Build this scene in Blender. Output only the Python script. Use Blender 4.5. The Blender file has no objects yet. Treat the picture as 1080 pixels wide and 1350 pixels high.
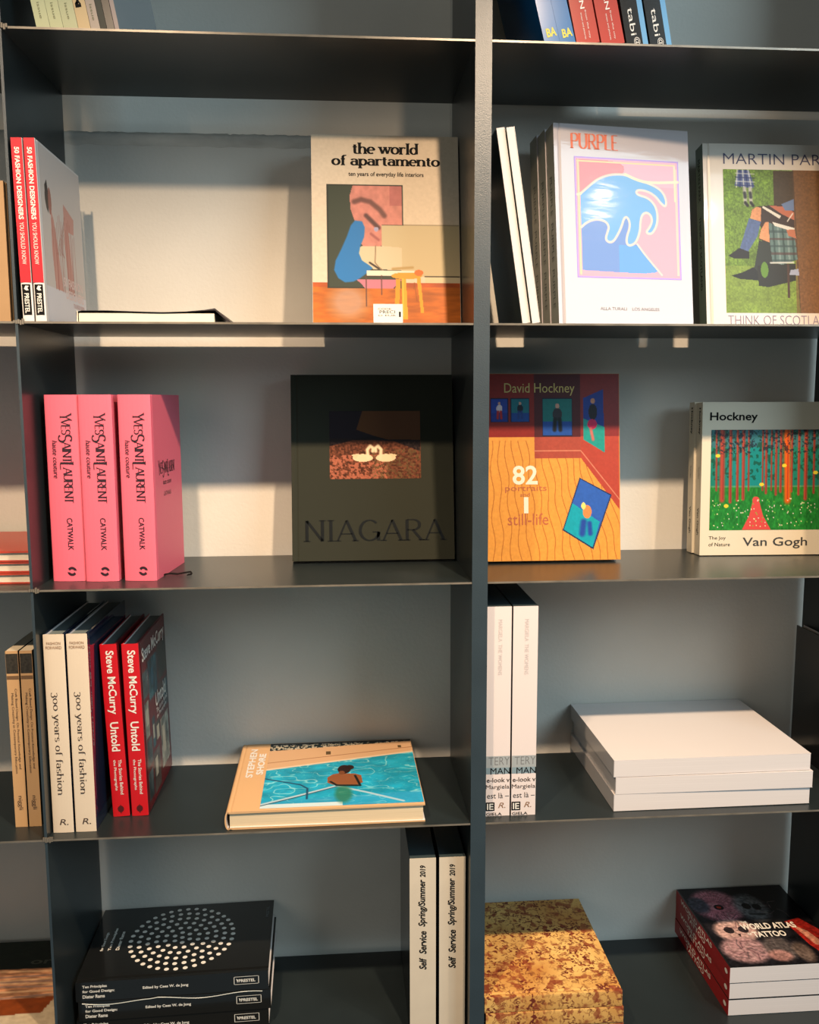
import bpy, math, random
import numpy as np
from mathutils import Matrix, Vector, noise as mnoise
random.seed(5); rng = np.random.default_rng(5)
sc = bpy.context.scene; COL = sc.collection

# ------------------------------------------------------------------ camera
CAMP = (0.46149, -1.33547, -0.51447); PITCH, ROLL, YAW, FPX = -0.12512, -0.00277, 0.07603, 1168.135
cp, sp, cy_, sy_ = math.cos(PITCH), math.sin(PITCH), math.cos(YAW), math.sin(YAW)
F = Vector((sy_*cp, cy_*cp, sp)); R = Vector((cy_, -sy_, 0)); U = R.cross(F)
R2 = R*math.cos(ROLL)+U*math.sin(ROLL); U2 = U*math.cos(ROLL)-R*math.sin(ROLL)
cam = bpy.data.cameras.new('camera'); co = bpy.data.objects.new('camera', cam); COL.objects.link(co)
M = Matrix((R2, U2, -F)).transposed().to_4x4(); M.translation = Vector(CAMP); co.matrix_world = M
cam.sensor_fit = 'VERTICAL'; cam.sensor_height = 36; cam.lens = FPX*36/1350; cam.clip_start = .01
sc.camera = co

# ------------------------------------------------------------------ world, lights, exposure
w = bpy.data.worlds.new('world'); sc.world = w; w.use_nodes = True
bg = w.node_tree.nodes['Background']; bg.inputs[0].default_value = (.60, .80, .88, 1); bg.inputs[1].default_value = .22
def light(name, kind, loc, target, energy, color, **kw):
    l = bpy.data.lights.new(name, kind); l.energy = energy; l.color = color
    for k, v in kw.items(): setattr(l, k, v)
    o = bpy.data.objects.new(name, l); COL.objects.link(o); o.location = loc
    o.rotation_euler = (Vector(target)-Vector(loc)).to_track_quat('-Z', 'Y').to_euler(); return o
def spot(x, tx, e, size=112):   # three lamps of one track above the shelves
    light('ceiling_spotlight', 'SPOT', (x, -.931, .441), (tx, .12, -1.35), e, (1, .735, .49), spot_size=math.radians(size), spot_blend=1.0, shadow_soft_size=.026)
spot(.04, -.13, 155, 88); spot(.845, .80, 165, 94); spot(1.60, 1.75, 95, 92)
light('window_daylight', 'AREA', (2.9, -2.4, .9), (.9, .2, -.4), 78, (.66, .88, 1.0), shape='RECTANGLE', size=1.6, size_y=1.8)
light('warm_fill_left', 'AREA', (-1.6, -3.4, .1), (.3, .2, -.8), 16, (1, .90, .76), shape='RECTANGLE', size=1.4, size_y=2.0)  # added soft warm fill from the front left
sc.view_settings.view_transform = 'Standard'; sc.view_settings.look = 'None'
sc.view_settings.exposure = 0; sc.view_settings.gamma = 1; sc.view_settings.use_curve_mapping = False

# ------------------------------------------------------------------ materials
def lin(c):
    c = np.asarray(c, float)
    return np.where(c <= .04045, c/12.92, ((c+.055)/1.055)**2.4)
KA = .70   # printed and painted colours were picked as they look under the lamps
def L8(c, k=None):
    v = lin(np.array(c)/255.)*(KA if k is None else k); return (float(v[0]), float(v[1]), float(v[2]), 1)
MATS = {}
def mat(name, c, rough=.5, spec=.5, metal=0, bump=0, bscale=400, var=0, vscale=6, coat=0, stretch=(1, 1, 1), c2=None):
    if name in MATS: return MATS[name]
    m = bpy.data.materials.new(name); m.use_nodes = True; nt = m.node_tree; b = nt.nodes['Principled BSDF']
    b.inputs['Base Color'].default_value = L8(c); b.inputs['Roughness'].default_value = rough
    b.inputs['Specular IOR Level'].default_value = spec; b.inputs['Metallic'].default_value = metal
    b.inputs['Coat Weight'].default_value = coat; b.inputs['Coat Roughness'].default_value = .06
    tc = nt.nodes.new('ShaderNodeTexCoord')
    mp = nt.nodes.new('ShaderNodeMapping'); mp.inputs['Scale'].default_value = stretch
    nt.links.new(tc.outputs['Object'], mp.inputs[0])
    if var or c2 is not None:
        n = nt.nodes.new('ShaderNodeTexNoise'); n.inputs['Scale'].default_value = vscale; n.inputs['Detail'].default_value = 5
        nt.links.new(mp.outputs[0], n.inputs['Vector'])
        r = nt.nodes.new('ShaderNodeValToRGB'); r.color_ramp.elements[0].position = .3; r.color_ramp.elements[1].position = .7
        a = L8(c); d = L8(c2) if c2 is not None else tuple(x*(1-var) for x in a[:3])+(1,)
        r.color_ramp.elements[0].color = d; r.color_ramp.elements[1].color = a
        nt.links.new(n.outputs[0], r.inputs[0]); nt.links.new(r.outputs[0], b.inputs['Base Color'])
    if bump:
        n = nt.nodes.new('ShaderNodeTexNoise'); n.inputs['Scale'].default_value = bscale; n.inputs['Detail'].default_value = 3
        nt.links.new(mp.outputs[0], n.inputs['Vector'])
        q = nt.nodes.new('ShaderNodeBump'); q.inputs['Strength'].default_value = bump; q.inputs['Distance'].default_value = .001
        nt.links.new(n.outputs[0], q.inputs['Height']); nt.links.new(q.outputs[0], b.inputs['Normal'])
    MATS[name] = m; return m
def art_mat(name, rough=.45, coat=0, bump=0, bscale=30, stretch=(1, 1, 1)):
    if name in MATS: return MATS[name]
    m = mat(name, (200, 200, 200), rough, .22, bump=bump, bscale=bscale, coat=coat, stretch=stretch); nt = m.node_tree
    a = nt.nodes.new('ShaderNodeVertexColor'); a.layer_name = 'art'
    nt.links.new(a.outputs[0], nt.nodes['Principled BSDF'].inputs['Base Color']); return m
m_metal = mat('dark_shelf_paint', (38, 46, 48), .30, .5, bump=.12, bscale=900, var=.25, vscale=9)
m_edge = mat('shelf_edge_pale', (150, 140, 125), .35, .6, metal=.3, var=.4, vscale=30)  # paler and patchier than the shelf paint, slightly metallic
m_bar = mat('upright_front_cool_sheen', (50, 64, 72), .40, .7, bump=.25, bscale=700, var=.2, vscale=14)  # bluer than the panels: cool room reflection put into the front colour
m_wall = mat('grey_plaster', (234, 228, 217), .85, .2, bump=.5, bscale=160, var=.10, vscale=5)
m_ledge = mat('rough_plaster_lip', (228, 224, 214), .9, .1, bump=1, bscale=90, var=.3, vscale=40, stretch=(.4, 1, 1))
m_page = mat('paper_edges', (240, 226, 206), .8, .1, var=.22, vscale=1, stretch=(2600, 4, 4), bump=.3, bscale=1)
m_pagew = mat('white_paper_edges', (236, 228, 226), .8, .1, var=.12, vscale=1, stretch=(2600, 4, 4))
m_black = mat('black_print', (12, 11, 12), .7, .15)
m_white = mat('white_print', (240, 236, 226), .5)
P = lambda name, c, r=.5: mat('print_'+name, c, r)

# ------------------------------------------------------------------ mesh helpers
def mesh(name, verts, faces, mats, parent=None, midx=None, smooth=False):
    me = bpy.data.meshes.new(name); me.from_pydata([tuple(v) for v in verts], [], faces); me.update()
    for m in (mats if isinstance(mats, (list, tuple)) else [mats]): me.materials.append(m)
    if midx is not None: me.polygons.foreach_set('material_index', midx)
    if smooth: me.polygons.foreach_set('use_smooth', [True]*len(me.polygons))
    o = bpy.data.objects.new(name, me); COL.objects.link(o)
    if parent: o.parent = parent
    return o
def boxv(x0, x1, y0, y1, z0, z1):
    v = [(x, y, z) for z in (z0, z1) for y in (y0, y1) for x in (x0, x1)]
    f = [(0, 2, 3, 1), (4, 5, 7, 6), (0, 1, 5, 4), (2, 6, 7, 3), (0, 4, 6, 2), (1, 3, 7, 5)]
    return v, f
def box(name, b, m, parent=None, bevel=0):
    v, f = boxv(*b); o = mesh(name, v, f, m, parent)
    if bevel:
        q = o.modifiers.new('bevel', 'BEVEL'); q.width = bevel; q.segments = 2; q.limit_method = 'ANGLE'
    return o
def tag(o, label, cat, group=None, kind=None):
    if label: o['label'] = label
    if cat: o['category'] = cat
    if group: o['group'] = group
    if kind: o['kind'] = kind
    return o

# ------------------------------------------------------------------ book case and wall
Z = [0, -.39997, -.79348, -1.18689, -1.5791]
W, T, XR, SD = .66, .0243, 1.342, .2695
WY = .295
case = bpy.data.objects.new('bookcase', None); COL.objects.link(case); case.location = (.67, .13, Z[4]-.1)
tag(case, 'dark painted metal bookcase with thin shelves and tall uprights against the grey wall', 'bookcase')
def cpart(name, b, m, mi=None):
    c = case.location; v, f = boxv(*b); v = [(x-c.x, y-c.y, z-c.z) for x, y, z in v]
    return mesh(name, v, f, m, case, mi)
ZB, ZT = Z[4]-.1, .46
mm = [m_metal, m_bar]
fm = [0, 0, 1, 0, 0, 0]
cpart('upright_panel', (-.0042, -.0002, 0, SD, ZB, ZT), mm, fm)
cpart('upright_panel', (W, W+T, -.001, SD, ZB, ZT), mm, fm)
cpart('upright_panel', (XR, XR+T, -.001, SD, ZB, ZT), mm, fm)
cpart('upright_panel', (-.69, -.67, 0, SD, ZB, ZT), mm, fm)
for x0, x1 in ((-.67, -.0044), (0, W-.0002), (W+T+.0002, XR-.0002)):
    for z in [.394]+Z:
        cpart('shelf', (x0, x1, 0, SD, z-.003, z), [m_metal, m_edge], fm)
# small weld blobs where the thin upright meets the shelves
for z in Z:
    v, f = [], []
    for k in range(5):
        a, b = boxv(-.006+.003*k, -.0035+.003*k, -.0018, .001, z-.004+random.uniform(-.001, .002), z+.001+random.uniform(0, .003))
        f += [tuple(i+len(v) for i in q) for q in b]; v += a
    c = case.location; mesh('weld_seam', [(x-c.x, y-c.y, zz-c.z) for x, y, zz in v], f, m_edge, case)
v, f = [], []
for b in ((-1.6, 2.6, WY, .45, -2.2, -.055), (-1.6, .672, .40, .45, -.055, 1.3), (.672, 2.6, WY, .45, -.055, 1.3)):
    a, q = boxv(*b); f += [tuple(i+len(v) for i in t) for t in q]; v += a
tag(mesh('wall_back', v, f, m_wall), None, None, kind='structure')
# rough plaster lip along the recess
nx = 260; v = []; f = []
for i in range(nx+1):
    x = -.7+1.37*i/nx
    n1 = mnoise.noise((x*45, 0, 0)); n2 = mnoise.noise((x*140, 3, 0))
    v += [(x, WY-.004-.002*n1, -.068-.002*n2), (x, WY-.006-.003*n2, -.060-.001*n1), (x, WY-.003, -.0545+.0022*n2+.0015*n1), (x, WY+.02, -.0545+.0022*n2), (x, WY-.0002, -.076-.003*n1)]
    if i:
        a = 5*(i-1); b = 5*i
        f += [(a, b, b+1, a+1), (a+1, b+1, b+2, a+2), (a+2, b+2, b+3, a+3), (a+4, b+4, b, a)]
tag(mesh('trim_1', v, f, m_ledge, smooth=True), None, None, kind='structure')

# ------------------------------------------------------------------ lettering
_fc = {}
def fontmesh(s, bold=0.):
    k = (s, bold)
    if k in _fc: return _fc[k]
    cu = bpy.data.curves.new('t', 'FONT'); cu.body = s; cu.size = 1; cu.offset = bold; cu.resolution_u = 3
    o = bpy.data.objects.new('t', cu); COL.objects.link(o)
    dg = bpy.context.evaluated_depsgraph_get(); me = o.evaluated_get(dg).to_mesh()
    v = np.array([x.co[:] for x in me.vertices]); f = [tuple(p.vertices) for p in me.polygons]
    o.evaluated_get(dg).to_mesh_clear(); bpy.data.objects.remove(o)
    _fc[k] = (v, f); return v, f
# a small serif alphabet: strokes ('l' line, 'a' arc) on a unit cap height; s = ends that carry a serif (xy)
def arc(cx, cy, rx, ry, a0, a1, n=14):
    return [(cx+rx*math.cos(math.radians(a0+(a1-a0)*i/n)), cy+ry*math.sin(math.radians(a0+(a1-a0)*i/n))) for i in range(n+1)]
X = .62
G = {
 'A': (.80, [[(.03, 0), (.40, 1)], [(.40, 1), (.77, 0)], [(.16, .34), (.64, .34)]], [(.03, 0), (.77, 0)]),
 'C': (.78, [arc(.42, .5, .38, .5, 45, 315)], []),
 'E': (.62, [[(.1, 0), (.1, 1)], [(.1, 1), (.56, 1)], [(.1, .52), (.48, .52)], [(.1, 0), (.58, 0)]], []),
 'G': (.86, [arc(.44, .5, .40, .5, 45, 350), [(.80, .0), (.80, .42)], [(.56, .42), (.84, .42)]], []),
 'I': (.26, [[(.13, 0), (.13, 1)]], [(.13, 0), (.13, 1)]),
 'L': (.58, [[(.1, 0), (.1, 1)], [(.1, 0), (.56, 0)]], [(.1, 1)]),
 'N': (.84, [[(.1, 0), (.1, 1)], [(.1, 1), (.74, 0)], [(.74, 0), (.74, 1)]], [(.1, 0), (.74, 1)]),
 'R': (.74, [[(.1, 0), (.1, 1)], [(.1, 1), (.36, 1)]+arc(.36, .75, .26, .25, 90, -90)+[(.1, .5)], [(.34, .5), (.70, 0)]], [(.1, 0), (.70, 0)]),
 'S': (.60, [arc(.31, .76, .24, .24, 30, 270, 12)+arc(.31, .26, .26, .26, 90, -150, 12)], []),
 'T': (.68, [[(.34, 0), (.34, 1)], [(.02, 1), (.66, 1)]], [(.34, 0)]),
 'U': (.80, [[(.1, 1), (.1, .32)]+arc(.4, .32, .3, .32, 180, 360)+[(.7, 1)]], [(.1, 1), (.7, 1)]),
 'V': (.76, [[(.03, 1), (.38, 0)], [(.38, 0), (.73, 1)]], [(.03, 1), (.73, 1)]),
 'Y': (.74, [[(.02, 1.05), (.36, .5)], [(.36, .5), (.74, 1.1)], [(.36, .5), (.36, 0)]], [(.02, 1.05), (.36, 0)]),
 'K': (.74, [[(.1, 0), (.1, 1)], [(.68, 1), (.1, .42)], [(.26, .56), (.70, 0)]], [(.1, 0), (.1, 1), (.70, 0)]),
 'P': (.66, [[(.1, 0), (.1, 1)], [(.1, 1), (.36, 1)]+arc(.36, .74, .26, .26, 90, -90)+[(.1, .48)]], [(.1, 0)]),
 'B': (.66, [[(.1, 0), (.1, 1)], [(.1, 1), (.34, 1)]+arc(.34, .76, .22, .24, 90, -90)+[(.1, .52)], [(.3, .52)]+arc(.34, .26, .26, .26, 90, -90)+[(.1, 0)]], []),
 'a': (.56, [arc(.26, .45, .2, .17, 160, 0, 8)+[(.46, 0)], arc(.27, .19, .2, .19, 0, 360, 16)], [(.46, 0)]),
 'c': (.50, [arc(.28, .31, .23, .31, 50, 310)], []),
 'd': (.58, [arc(.27, .31, .22, .31, 0, 360, 20), [(.49, 0), (.49, 1)]], [(.49, 1)]),
 'e': (.54, [[(.05, .33), (.50, .33)]+arc(.28, .31, .23, .31, 5, 310)], []),
 'f': (.36, [arc(.34, .82, .16, .18, 60, 180, 8)+[(.18, 0)], [(.02, X), (.34, X)]], [(.18, 0)]),
 'h': (.62, [[(.1, 0), (.1, 1)], arc(.31, .40, .2, .22, 180, 0, 10)+[(.51, 0)]], [(.1, 0), (.51, 0), (.1, 1)]),
 'i': (.26, [[(.13, 0), (.13, X)], [(.13, .86), (.13, .97)]], [(.13, 0), (.13, X)]),
 'l': (.26, [[(.13, 0), (.13, 1)]], [(.13, 0), (.13, 1)]),
 'm': (.94, [[(.1, 0), (.1, X)], arc(.29, .42, .18, .20, 180, 0, 10)+[(.47, 0)], arc(.66, .42, .18, .20, 180, 0, 10)+[(.84, 0)]], [(.1, 0), (.47, 0), (.84, 0), (.1, X)]),
 'n': (.62, [[(.1, 0), (.1, X)], arc(.31, .40, .2, .22, 180, 0, 10)+[(.51, 0)]], [(.1, 0), (.51, 0), (.1, X)]),
 'o': (.58, [arc(.29, .31, .24, .31, 0, 360, 22)], []),
 'p': (.60, [[(.1, -.3), (.1, X)], arc(.32, .31, .22, .31, 0, 360, 20)], [(.1, -.3), (.1, X)]),
 'r': (.44, [[(.1, 0), (.1, X)], arc(.30, .42, .19, .20, 170, 40, 8)], [(.1, 0), (.1, X)]),
 's': (.46, [arc(.23, .465, .16, .155, 30, 270, 10)+arc(.23, .155, .18, .155, 90, -150, 10)], []),
 't': (.38, [[(.17, .86), (.17, .15)]+arc(.29, .14, .12, .14, 180, 300, 6), [(.02, X), (.34, X)]], []),
 'u': (.62, [[(.1, X), (.1, .22)]+arc(.30, .22, .2, .22, 180, 360, 10), [(.50, 0), (.50, X)]], [(.1, X), (.50, X)]),
 'w': (.80, [[(.03, X), (.22, 0)], [(.22, 0), (.40, X)], [(.40, X), (.58, 0)], [(.58, 0), (.77, X)]], [(.03, X), (.77, X), (.40, X)]),
 'y': (.58, [[(.04, X), (.30, 0)], [(.54, X), (.24, -.22)]+[(.14, -.3), (.06, -.24)]], [(.04, X), (.54, X)]),
 '3': (.56, [arc(.27, .48, .2, .2, 150, -80, 10), arc(.27, .02, .23, .28, 90, -150, 10)], []),
 '0': (.62, [arc(.31, .31, .25, .31, 0, 360, 22)], []),
 ' ': (.30, [], []),
}
def serifmesh(s, thick=.13, thin=.04, ser=.11, track=0.):
    V, Fc = [], []; x = 0
    def ribbon(pts):
        n = len(pts); 
        if n < 2: return
        L = len(V)
        for i, (px, py) in enumerate(pts):
            a = pts[max(i-1, 0)]; b = pts[min(i+1, n-1)]; dx, dy = b[0]-a[0], b[1]-a[1]; l = math.hypot(dx, dy) or 1
            s_ = abs(dy)/l
            if n == 2 and abs(dx) > .08 and dx*dy > 0: s_ *= .35          # rising diagonals are the thin ones
            h = (thin+(thick-thin)*s_)/2; nx_, ny_ = -dy/l*h, dx/l*h
            V.append((x+px+nx_, py+ny_)); V.append((x+px-nx_, py-ny_))
            if i: k = L+2*i; Fc.append((k-2, k-1, k+1, k))
    for ch in s:
        adv, strokes, serifs = G[ch]
        for st in strokes: ribbon(st)
        for (px, py) in serifs: ribbon([(px-ser-thick/2, py), (px+ser+thick/2, py)]) if ser else None
        x += adv+track
    return np.array([(a, b, 0) for a, b in V]), Fc
# each face of a book: origin, right, up, normal, in the book's own axes (thickness x, spine-to-fore-edge y, height z)
def face(bk, side):
    t, d, h = bk['dims']
    return {'spine': ((0, 0, 0), (1, 0, 0), (0, 0, 1), (0, -1, 0)), 'front': ((t, 0, 0), (0, 1, 0), (0, 0, 1), (1, 0, 0)),
            'back': ((0, d, 0), (0, -1, 0), (0, 0, 1), (-1, 0, 0)), 'bottom': ((t, 0, 0), (0, 1, 0), (-1, 0, 0), (0, 0, -1))}[side]
def text(bk, s, side, cx, cy, w_, h_, m, rot=0, bold=0, shear=0, serif=None, lift=.0004, name='title_lettering', flip=False):
    """text centred at (cx, cy) metres on a face, w_ along the reading direction, h_ its height"""
    v, f = serifmesh(s, **serif) if serif is not None else fontmesh(s, bold)
    v = v.copy(); v[:, 0] += shear*v[:, 1]
    mn, mx = v.min(0), v.max(0); v = (v-(mn+mx)/2); v[:, 0] *= w_/(mx[0]-mn[0]); v[:, 1] *= h_/(mx[1]-mn[1])
    if flip: v[:, 0] *= -1
    r = math.radians(rot); c_, s_ = math.cos(r), math.sin(r)
    x = v[:, 0]*c_-v[:, 1]*s_+cx; y = v[:, 0]*s_+v[:, 1]*c_+cy
    o, a, b, n = [np.array(q, float) for q in face(bk, side)]
    vv = o+x[:, None]*a+y[:, None]*b+n*lift
    return mesh(name, vv, f, m, bk['root'])
def vtext(bk, s, cx, z0, z1, h_, m, **k):   # spine text running down from z1 to z0
    return text(bk, s, 'spine', cx, (z0+z1)/2, z1-z0, h_, m, rot=-90, **k)
def patch(bk, side, pts, m, lift=.0002, name='printed_panel'):
    o, a, b, n = [np.array(q, float) for q in face(bk, side)]
    return mesh(name, [o+p[0]*a+p[1]*b+n*lift for p in pts], [tuple(range(len(pts)))], m, bk['root'])
def rect(x0, y0, x1, y1): return [(x0, y0), (x1, y0), (x1, y1), (x0, y1)]
def shapes(bk, side, polys, m, lift=.0003, name='printed_marks'):
    o, a, b, n = [np.array(q, float) for q in face(bk, side)]; V, Fc = [], []
    for pts in polys:
        Fc.append(tuple(range(len(V), len(V)+len(pts)))); V += [o+p[0]*a+p[1]*b+n*lift for p in pts]
    return mesh(name, V, Fc, m, bk['root'])
# ------------------------------------------------------------------ printed pictures (colour per vertex on a flat sheet)
def vnoise(Xc, Yc, sx, sy, seed=0, octs=3):
    r = np.random.default_rng(seed); out = np.zeros_like(Xc); amp = 1; tot = 0
    for k in range(octs):
        g = r.random((int(sy)+3, int(sx)+3)); xs = np.clip(Xc, 0, 1)*sx; ys = np.clip(Yc, 0, 1)*sy
        i, j = ys.astype(int), xs.astype(int); fy, fx = ys-i, xs-j; fy = fy*fy*(3-2*fy); fx = fx*fx*(3-2*fx)
        out += amp*((g[i, j]*(1-fx)+g[i, j+1]*fx)*(1-fy)+(g[i+1, j]*(1-fx)+g[i+1, j+1]*fx)*fy); tot += amp
        amp *= .5; sx *= 2; sy *= 2
    return out/tot
class Paint:
    """canvas addressed in the units the caller likes: x to the right, y down"""
    def __init__(s, x0, y0, x1, y1, nx, bgc):
        ny = int(nx*abs(y1-y0)/abs(x1-x0)); s.nx, s.ny = nx, ny; s.b = (x0, y0, x1, y1)
        s.X, s.Y = np.meshgrid(np.linspace(x0, x1, nx), np.linspace(y0, y1, ny))
        s.u = (s.X-x0)/(x1-x0); s.v = (s.Y-y0)/(y1-y0); s.C = np.ones((ny, nx, 3))*np.array(bgc)/255.
    def put(s, m, c, a=1.):
        c = np.array(c)/255.; m = (m*a)[..., None] if m.dtype != bool else (m.astype(float)*a)[..., None]; s.C = s.C*(1-m)+c*m
    def rmask(s, x0, y0, x1, y1): return (s.X >= x0) & (s.X <= x1) & (s.Y >= y0) & (s.Y <= y1)
    def rect(s, x0, y0, x1, y1, c, a=1.): s.put(s.rmask(x0, y0, x1, y1), c, a)
    def pmask(s, pts):
        ins = np.zeros(s.X.shape, bool); n = len(pts)
        for i in range(n):
            (x1, y1), (x2, y2) = pts[i], pts[(i+1) % n]
            if y1 == y2: continue
            c = ((y1 > s.Y) != (y2 > s.Y)) & (s.X < (x2-x1)*(s.Y-y1)/(y2-y1)+x1); ins ^= c
        return ins
    def poly(s, pts, c, a=1.): m = s.pmask(pts); s.put(m, c, a); return m
    def ell(s, cx, cy, rx, ry, c, a=1., soft=0.):
        d = np.sqrt(((s.X-cx)/rx)**2+((s.Y-cy)/ry)**2); m = np.clip((1-d)/soft+.5, 0, 1) if soft else d < 1
        s.put(m, c, a)
    def line(s, pts, wd, c, a=1., close=False):
        d = np.full(s.X.shape, 1e9); q = list(pts)+([pts[0]] if close else [])
        for (x1, y1), (x2, y2) in zip(q[:-1], q[1:]):
            dx, dy = x2-x1, y2-y1; t = np.clip(((s.X-x1)*dx+(s.Y-y1)*dy)/(dx*dx+dy*dy+1e-9), 0, 1)
            d = np.minimum(d, np.hypot(s.X-x1-t*dx, s.Y-y1-t*dy))
        s.put(np.clip(wd-d+.5*wd, 0, wd)/wd, c, a)
    def noise(s, sx, sy, amt, seed=0, mask=None):
        n = (vnoise(s.u, s.v, sx, sy, seed)-.5)*2*amt
        if mask is not None: n = n*mask
        s.C = np.clip(s.C*(1+n[..., None]), 0, 1)
    def sheet(s, bk, side, x0, y0, x1, y1, m, lift=.00025, name='cover_picture'):
        """y0 is the lower edge, y1 the upper edge in metres on the face"""
        o, a, b, n = [np.array(q, float) for q in face(bk, side)]; ny, nx = s.ny, s.nx
        xs = x0+s.u.ravel()*(x1-x0); ys = y1+s.v.ravel()*(y0-y1)
        V = o+xs[:, None]*a+ys[:, None]*b+n*lift
        idx = np.arange(nx*ny).reshape(ny, nx)
        q = np.stack([idx[:-1, :-1], idx[1:, :-1], idx[1:, 1:], idx[:-1, 1:]], -1).reshape(-1, 4)
        me = bpy.data.meshes.new(name); me.vertices.add(nx*ny); me.vertices.foreach_set('co', V.astype(np.float32).ravel())
        me.loops.add(q.size); me.loops.foreach_set('vertex_index', q.ravel().astype(np.int32))
        me.polygons.add(len(q)); me.polygons.foreach_set('loop_start', (np.arange(len(q))*4).astype(np.int32))
        me.polygons.foreach_set('loop_total', np.full(len(q), 4, np.int32)) if bpy.app.version < (4, 0, 0) else None
        me.update(calc_edges=True)
        at = me.color_attributes.new('art', 'FLOAT_COLOR', 'POINT')
        c = np.ones((nx*ny, 4), np.float32); c[:, :3] = KA*lin(np.clip(s.C, 0, 1)).reshape(-1, 3)**1.14; at.data.foreach_set('color', c.ravel())
        me.materials.append(m); ob = bpy.data.objects.new(name, me); COL.objects.link(ob); ob.parent = bk['root']; return ob

# ------------------------------------------------------------------ books
UP = ('T', 'D', 'H')
def book(label, group, t, d, h, pose, spine, front, back, pages=None, hard=True, round_=0., name='book', ov=None):
    """pose = (kind, x, y, z, yaw_deg, lean_deg). kinds: stand (spine to viewer), cover (cover to viewer, spine left),
    flat_left (lying, spine left), flat_front (lying, spine to viewer), fore (stand, fore edge to the viewer)"""
    kind, x, y, z, yaw, lean = pose
    root = bpy.data.objects.new(name, None); COL.objects.link(root); root.empty_display_size = .05
    tag(root, label, 'book', group)
    D = math.radians
    if kind == 'stand':    # (x,y,z) lower left of spine; lean>0 tips the top to the left
        Mx = Matrix.Rotation(D(yaw), 4, 'Z') @ Matrix.Rotation(-D(lean), 4, 'Y')
    elif kind == 'cover':  # (x,y,z) lower left of the front cover; lean>0 tips the top backwards
        z += t*math.sin(D(lean))+.0002   # the back edge is the one that stands on the shelf
        B = Matrix(((0, 1, 0), (-1, 0, 0), (0, 0, 1))).to_4x4()   # x->-y, y->x
        Mx = Matrix.Rotation(D(yaw), 4, 'Z') @ Matrix.Rotation(-D(lean), 4, 'X') @ B @ Matrix.Translation((-t, 0, 0))
    elif kind == 'flat_left':   # (x,y,z) near lower-left corner; x->z, y->x, z->y
        Mx = Matrix.Rotation(D(yaw), 4, 'Z') @ Matrix.Rotation(D(lean), 4, 'Y') @ Matrix(((0, 1, 0), (0, 0, 1), (1, 0, 0))).to_4x4()
    elif kind == 'flat_front':  # x->z, z->-x, y->y ; (x,y,z) near lower-left corner
        Mx = Matrix.Rotation(D(yaw), 4, 'Z') @ Matrix.Rotation(D(lean), 4, 'Y') @ Matrix(((0, 0, -1), (0, 1, 0), (1, 0, 0))).to_4x4() @ Matrix.Translation((0, 0, -h))
    elif kind == 'fore':        # spine at the back, fore edge to the viewer
        Mx = Matrix.Rotation(D(yaw), 4, 'Z') @ Matrix.Rotation(-D(lean), 4, 'Y') @ Matrix.Rotation(math.pi, 4, 'Z') @ Matrix.Translation((-t, -d, 0))
    root.matrix_basis = Matrix.Translation((x, y, z)) @ Mx
    bt = .0026 if hard else .0005; ov = (.003 if hard else 0.) if ov is None else ov
    bk = {'root': root, 'dims': (t, d, h)}
    # cover profile, back board -> spine -> front board, with joint grooves on hardbacks
    g = .0011 if hard else 0
    sp_ = [(0, 0), (t, 0)]
    if round_: sp_ = [(t*(.5-.5*math.cos(a)), round_-round_*math.sin(a)) for a in [math.pi*i/10 for i in range(11)]]
    out = [(0, d)]+([(0, .012), (g, .009), (0, .006)] if g else [])+sp_+([(t, .006), (t-g, .009), (t, .012)] if g else [])+[(t, d)]
    seg = ['b']*(4 if g else 1)+['s']*(len(sp_)-1)+['f']*(4 if g else 1)
    inn = []
    for (a, b) in out:
        inn.append((min(max(a, bt), t-bt) if g == 0 or b > .013 or b < .005 else min(max(a+(0 if 0 else 0), bt+(g if a < t/2 else 0)), t-bt-(g if a > t/2 else 0)), max(b, bt+(b if b < .006 and round_ else 0))))
    n = len(out); V = []
    for zz in (0, h): V += [(a, b, zz) for a, b in out]+[(a, b, zz) for a, b in inn]
    Fc, mi = [], []
    ci = {'b': 2, 's': 0, 'f': 1}
    for i in range(n-1):
        k = ci[seg[i]]
        Fc.append((i, i+1, 2*n+i+1, 2*n+i)); mi.append(k)
        Fc.append((n+i+1, n+i, 3*n+i, 3*n+i+1)); mi.append(3)
        Fc.append((i+1, i, n+i, n+i+1)); mi.append(k)
        Fc.append((2*n+i, 2*n+i+1, 3*n+i+1, 3*n+i)); mi.append(k)
    Fc += [(0, 2*n, 3*n, n), (n-1, 2*n-1, 4*n-1, 3*n-1)]; mi += [2, 1]
    mesh('cover', V, Fc, [spine, front, back, m_pagew], root, mi)
    y0 = bt+.0002+(round_ if round_ else 0)
    v, f = boxv(bt+.0001, t-bt-.0001, y0, d-max(ov, .0006), ov, h-ov)
    # the fore edge of a page block is slightly hollow
    mesh('page_block', v, f, pages or m_page, root)
    return bk
def copybook(bk, label, pose_delta, group=None):
    """another copy of a book with copies of all its parts; pose_delta is applied in world space"""
    r = bk['root'].copy(); COL.objects.link(r); r.matrix_basis = pose_delta @ bk["root"].matrix_basis; r['label'] = label
    if group: r['group'] = group
    for ch in list(bk['root'].children):
        c = ch.copy(); COL.objects.link(c); c.parent = r
    return {'root': r, 'dims': bk['dims']}
TR = lambda x, y, z: Matrix.Translation((x, y, z))
def about(p, m): return Matrix.Translation(p) @ m @ Matrix.Translation([-a for a in p])
RZ = lambda a: Matrix.Rotation(math.radians(a), 4, 'Z')
RY = lambda a: Matrix.Rotation(math.radians(a), 4, 'Y')

# ================================================================== the books
z1, z2, z3, z4 = Z[1], Z[2], Z[3], Z[4]
E_ = .0003
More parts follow.
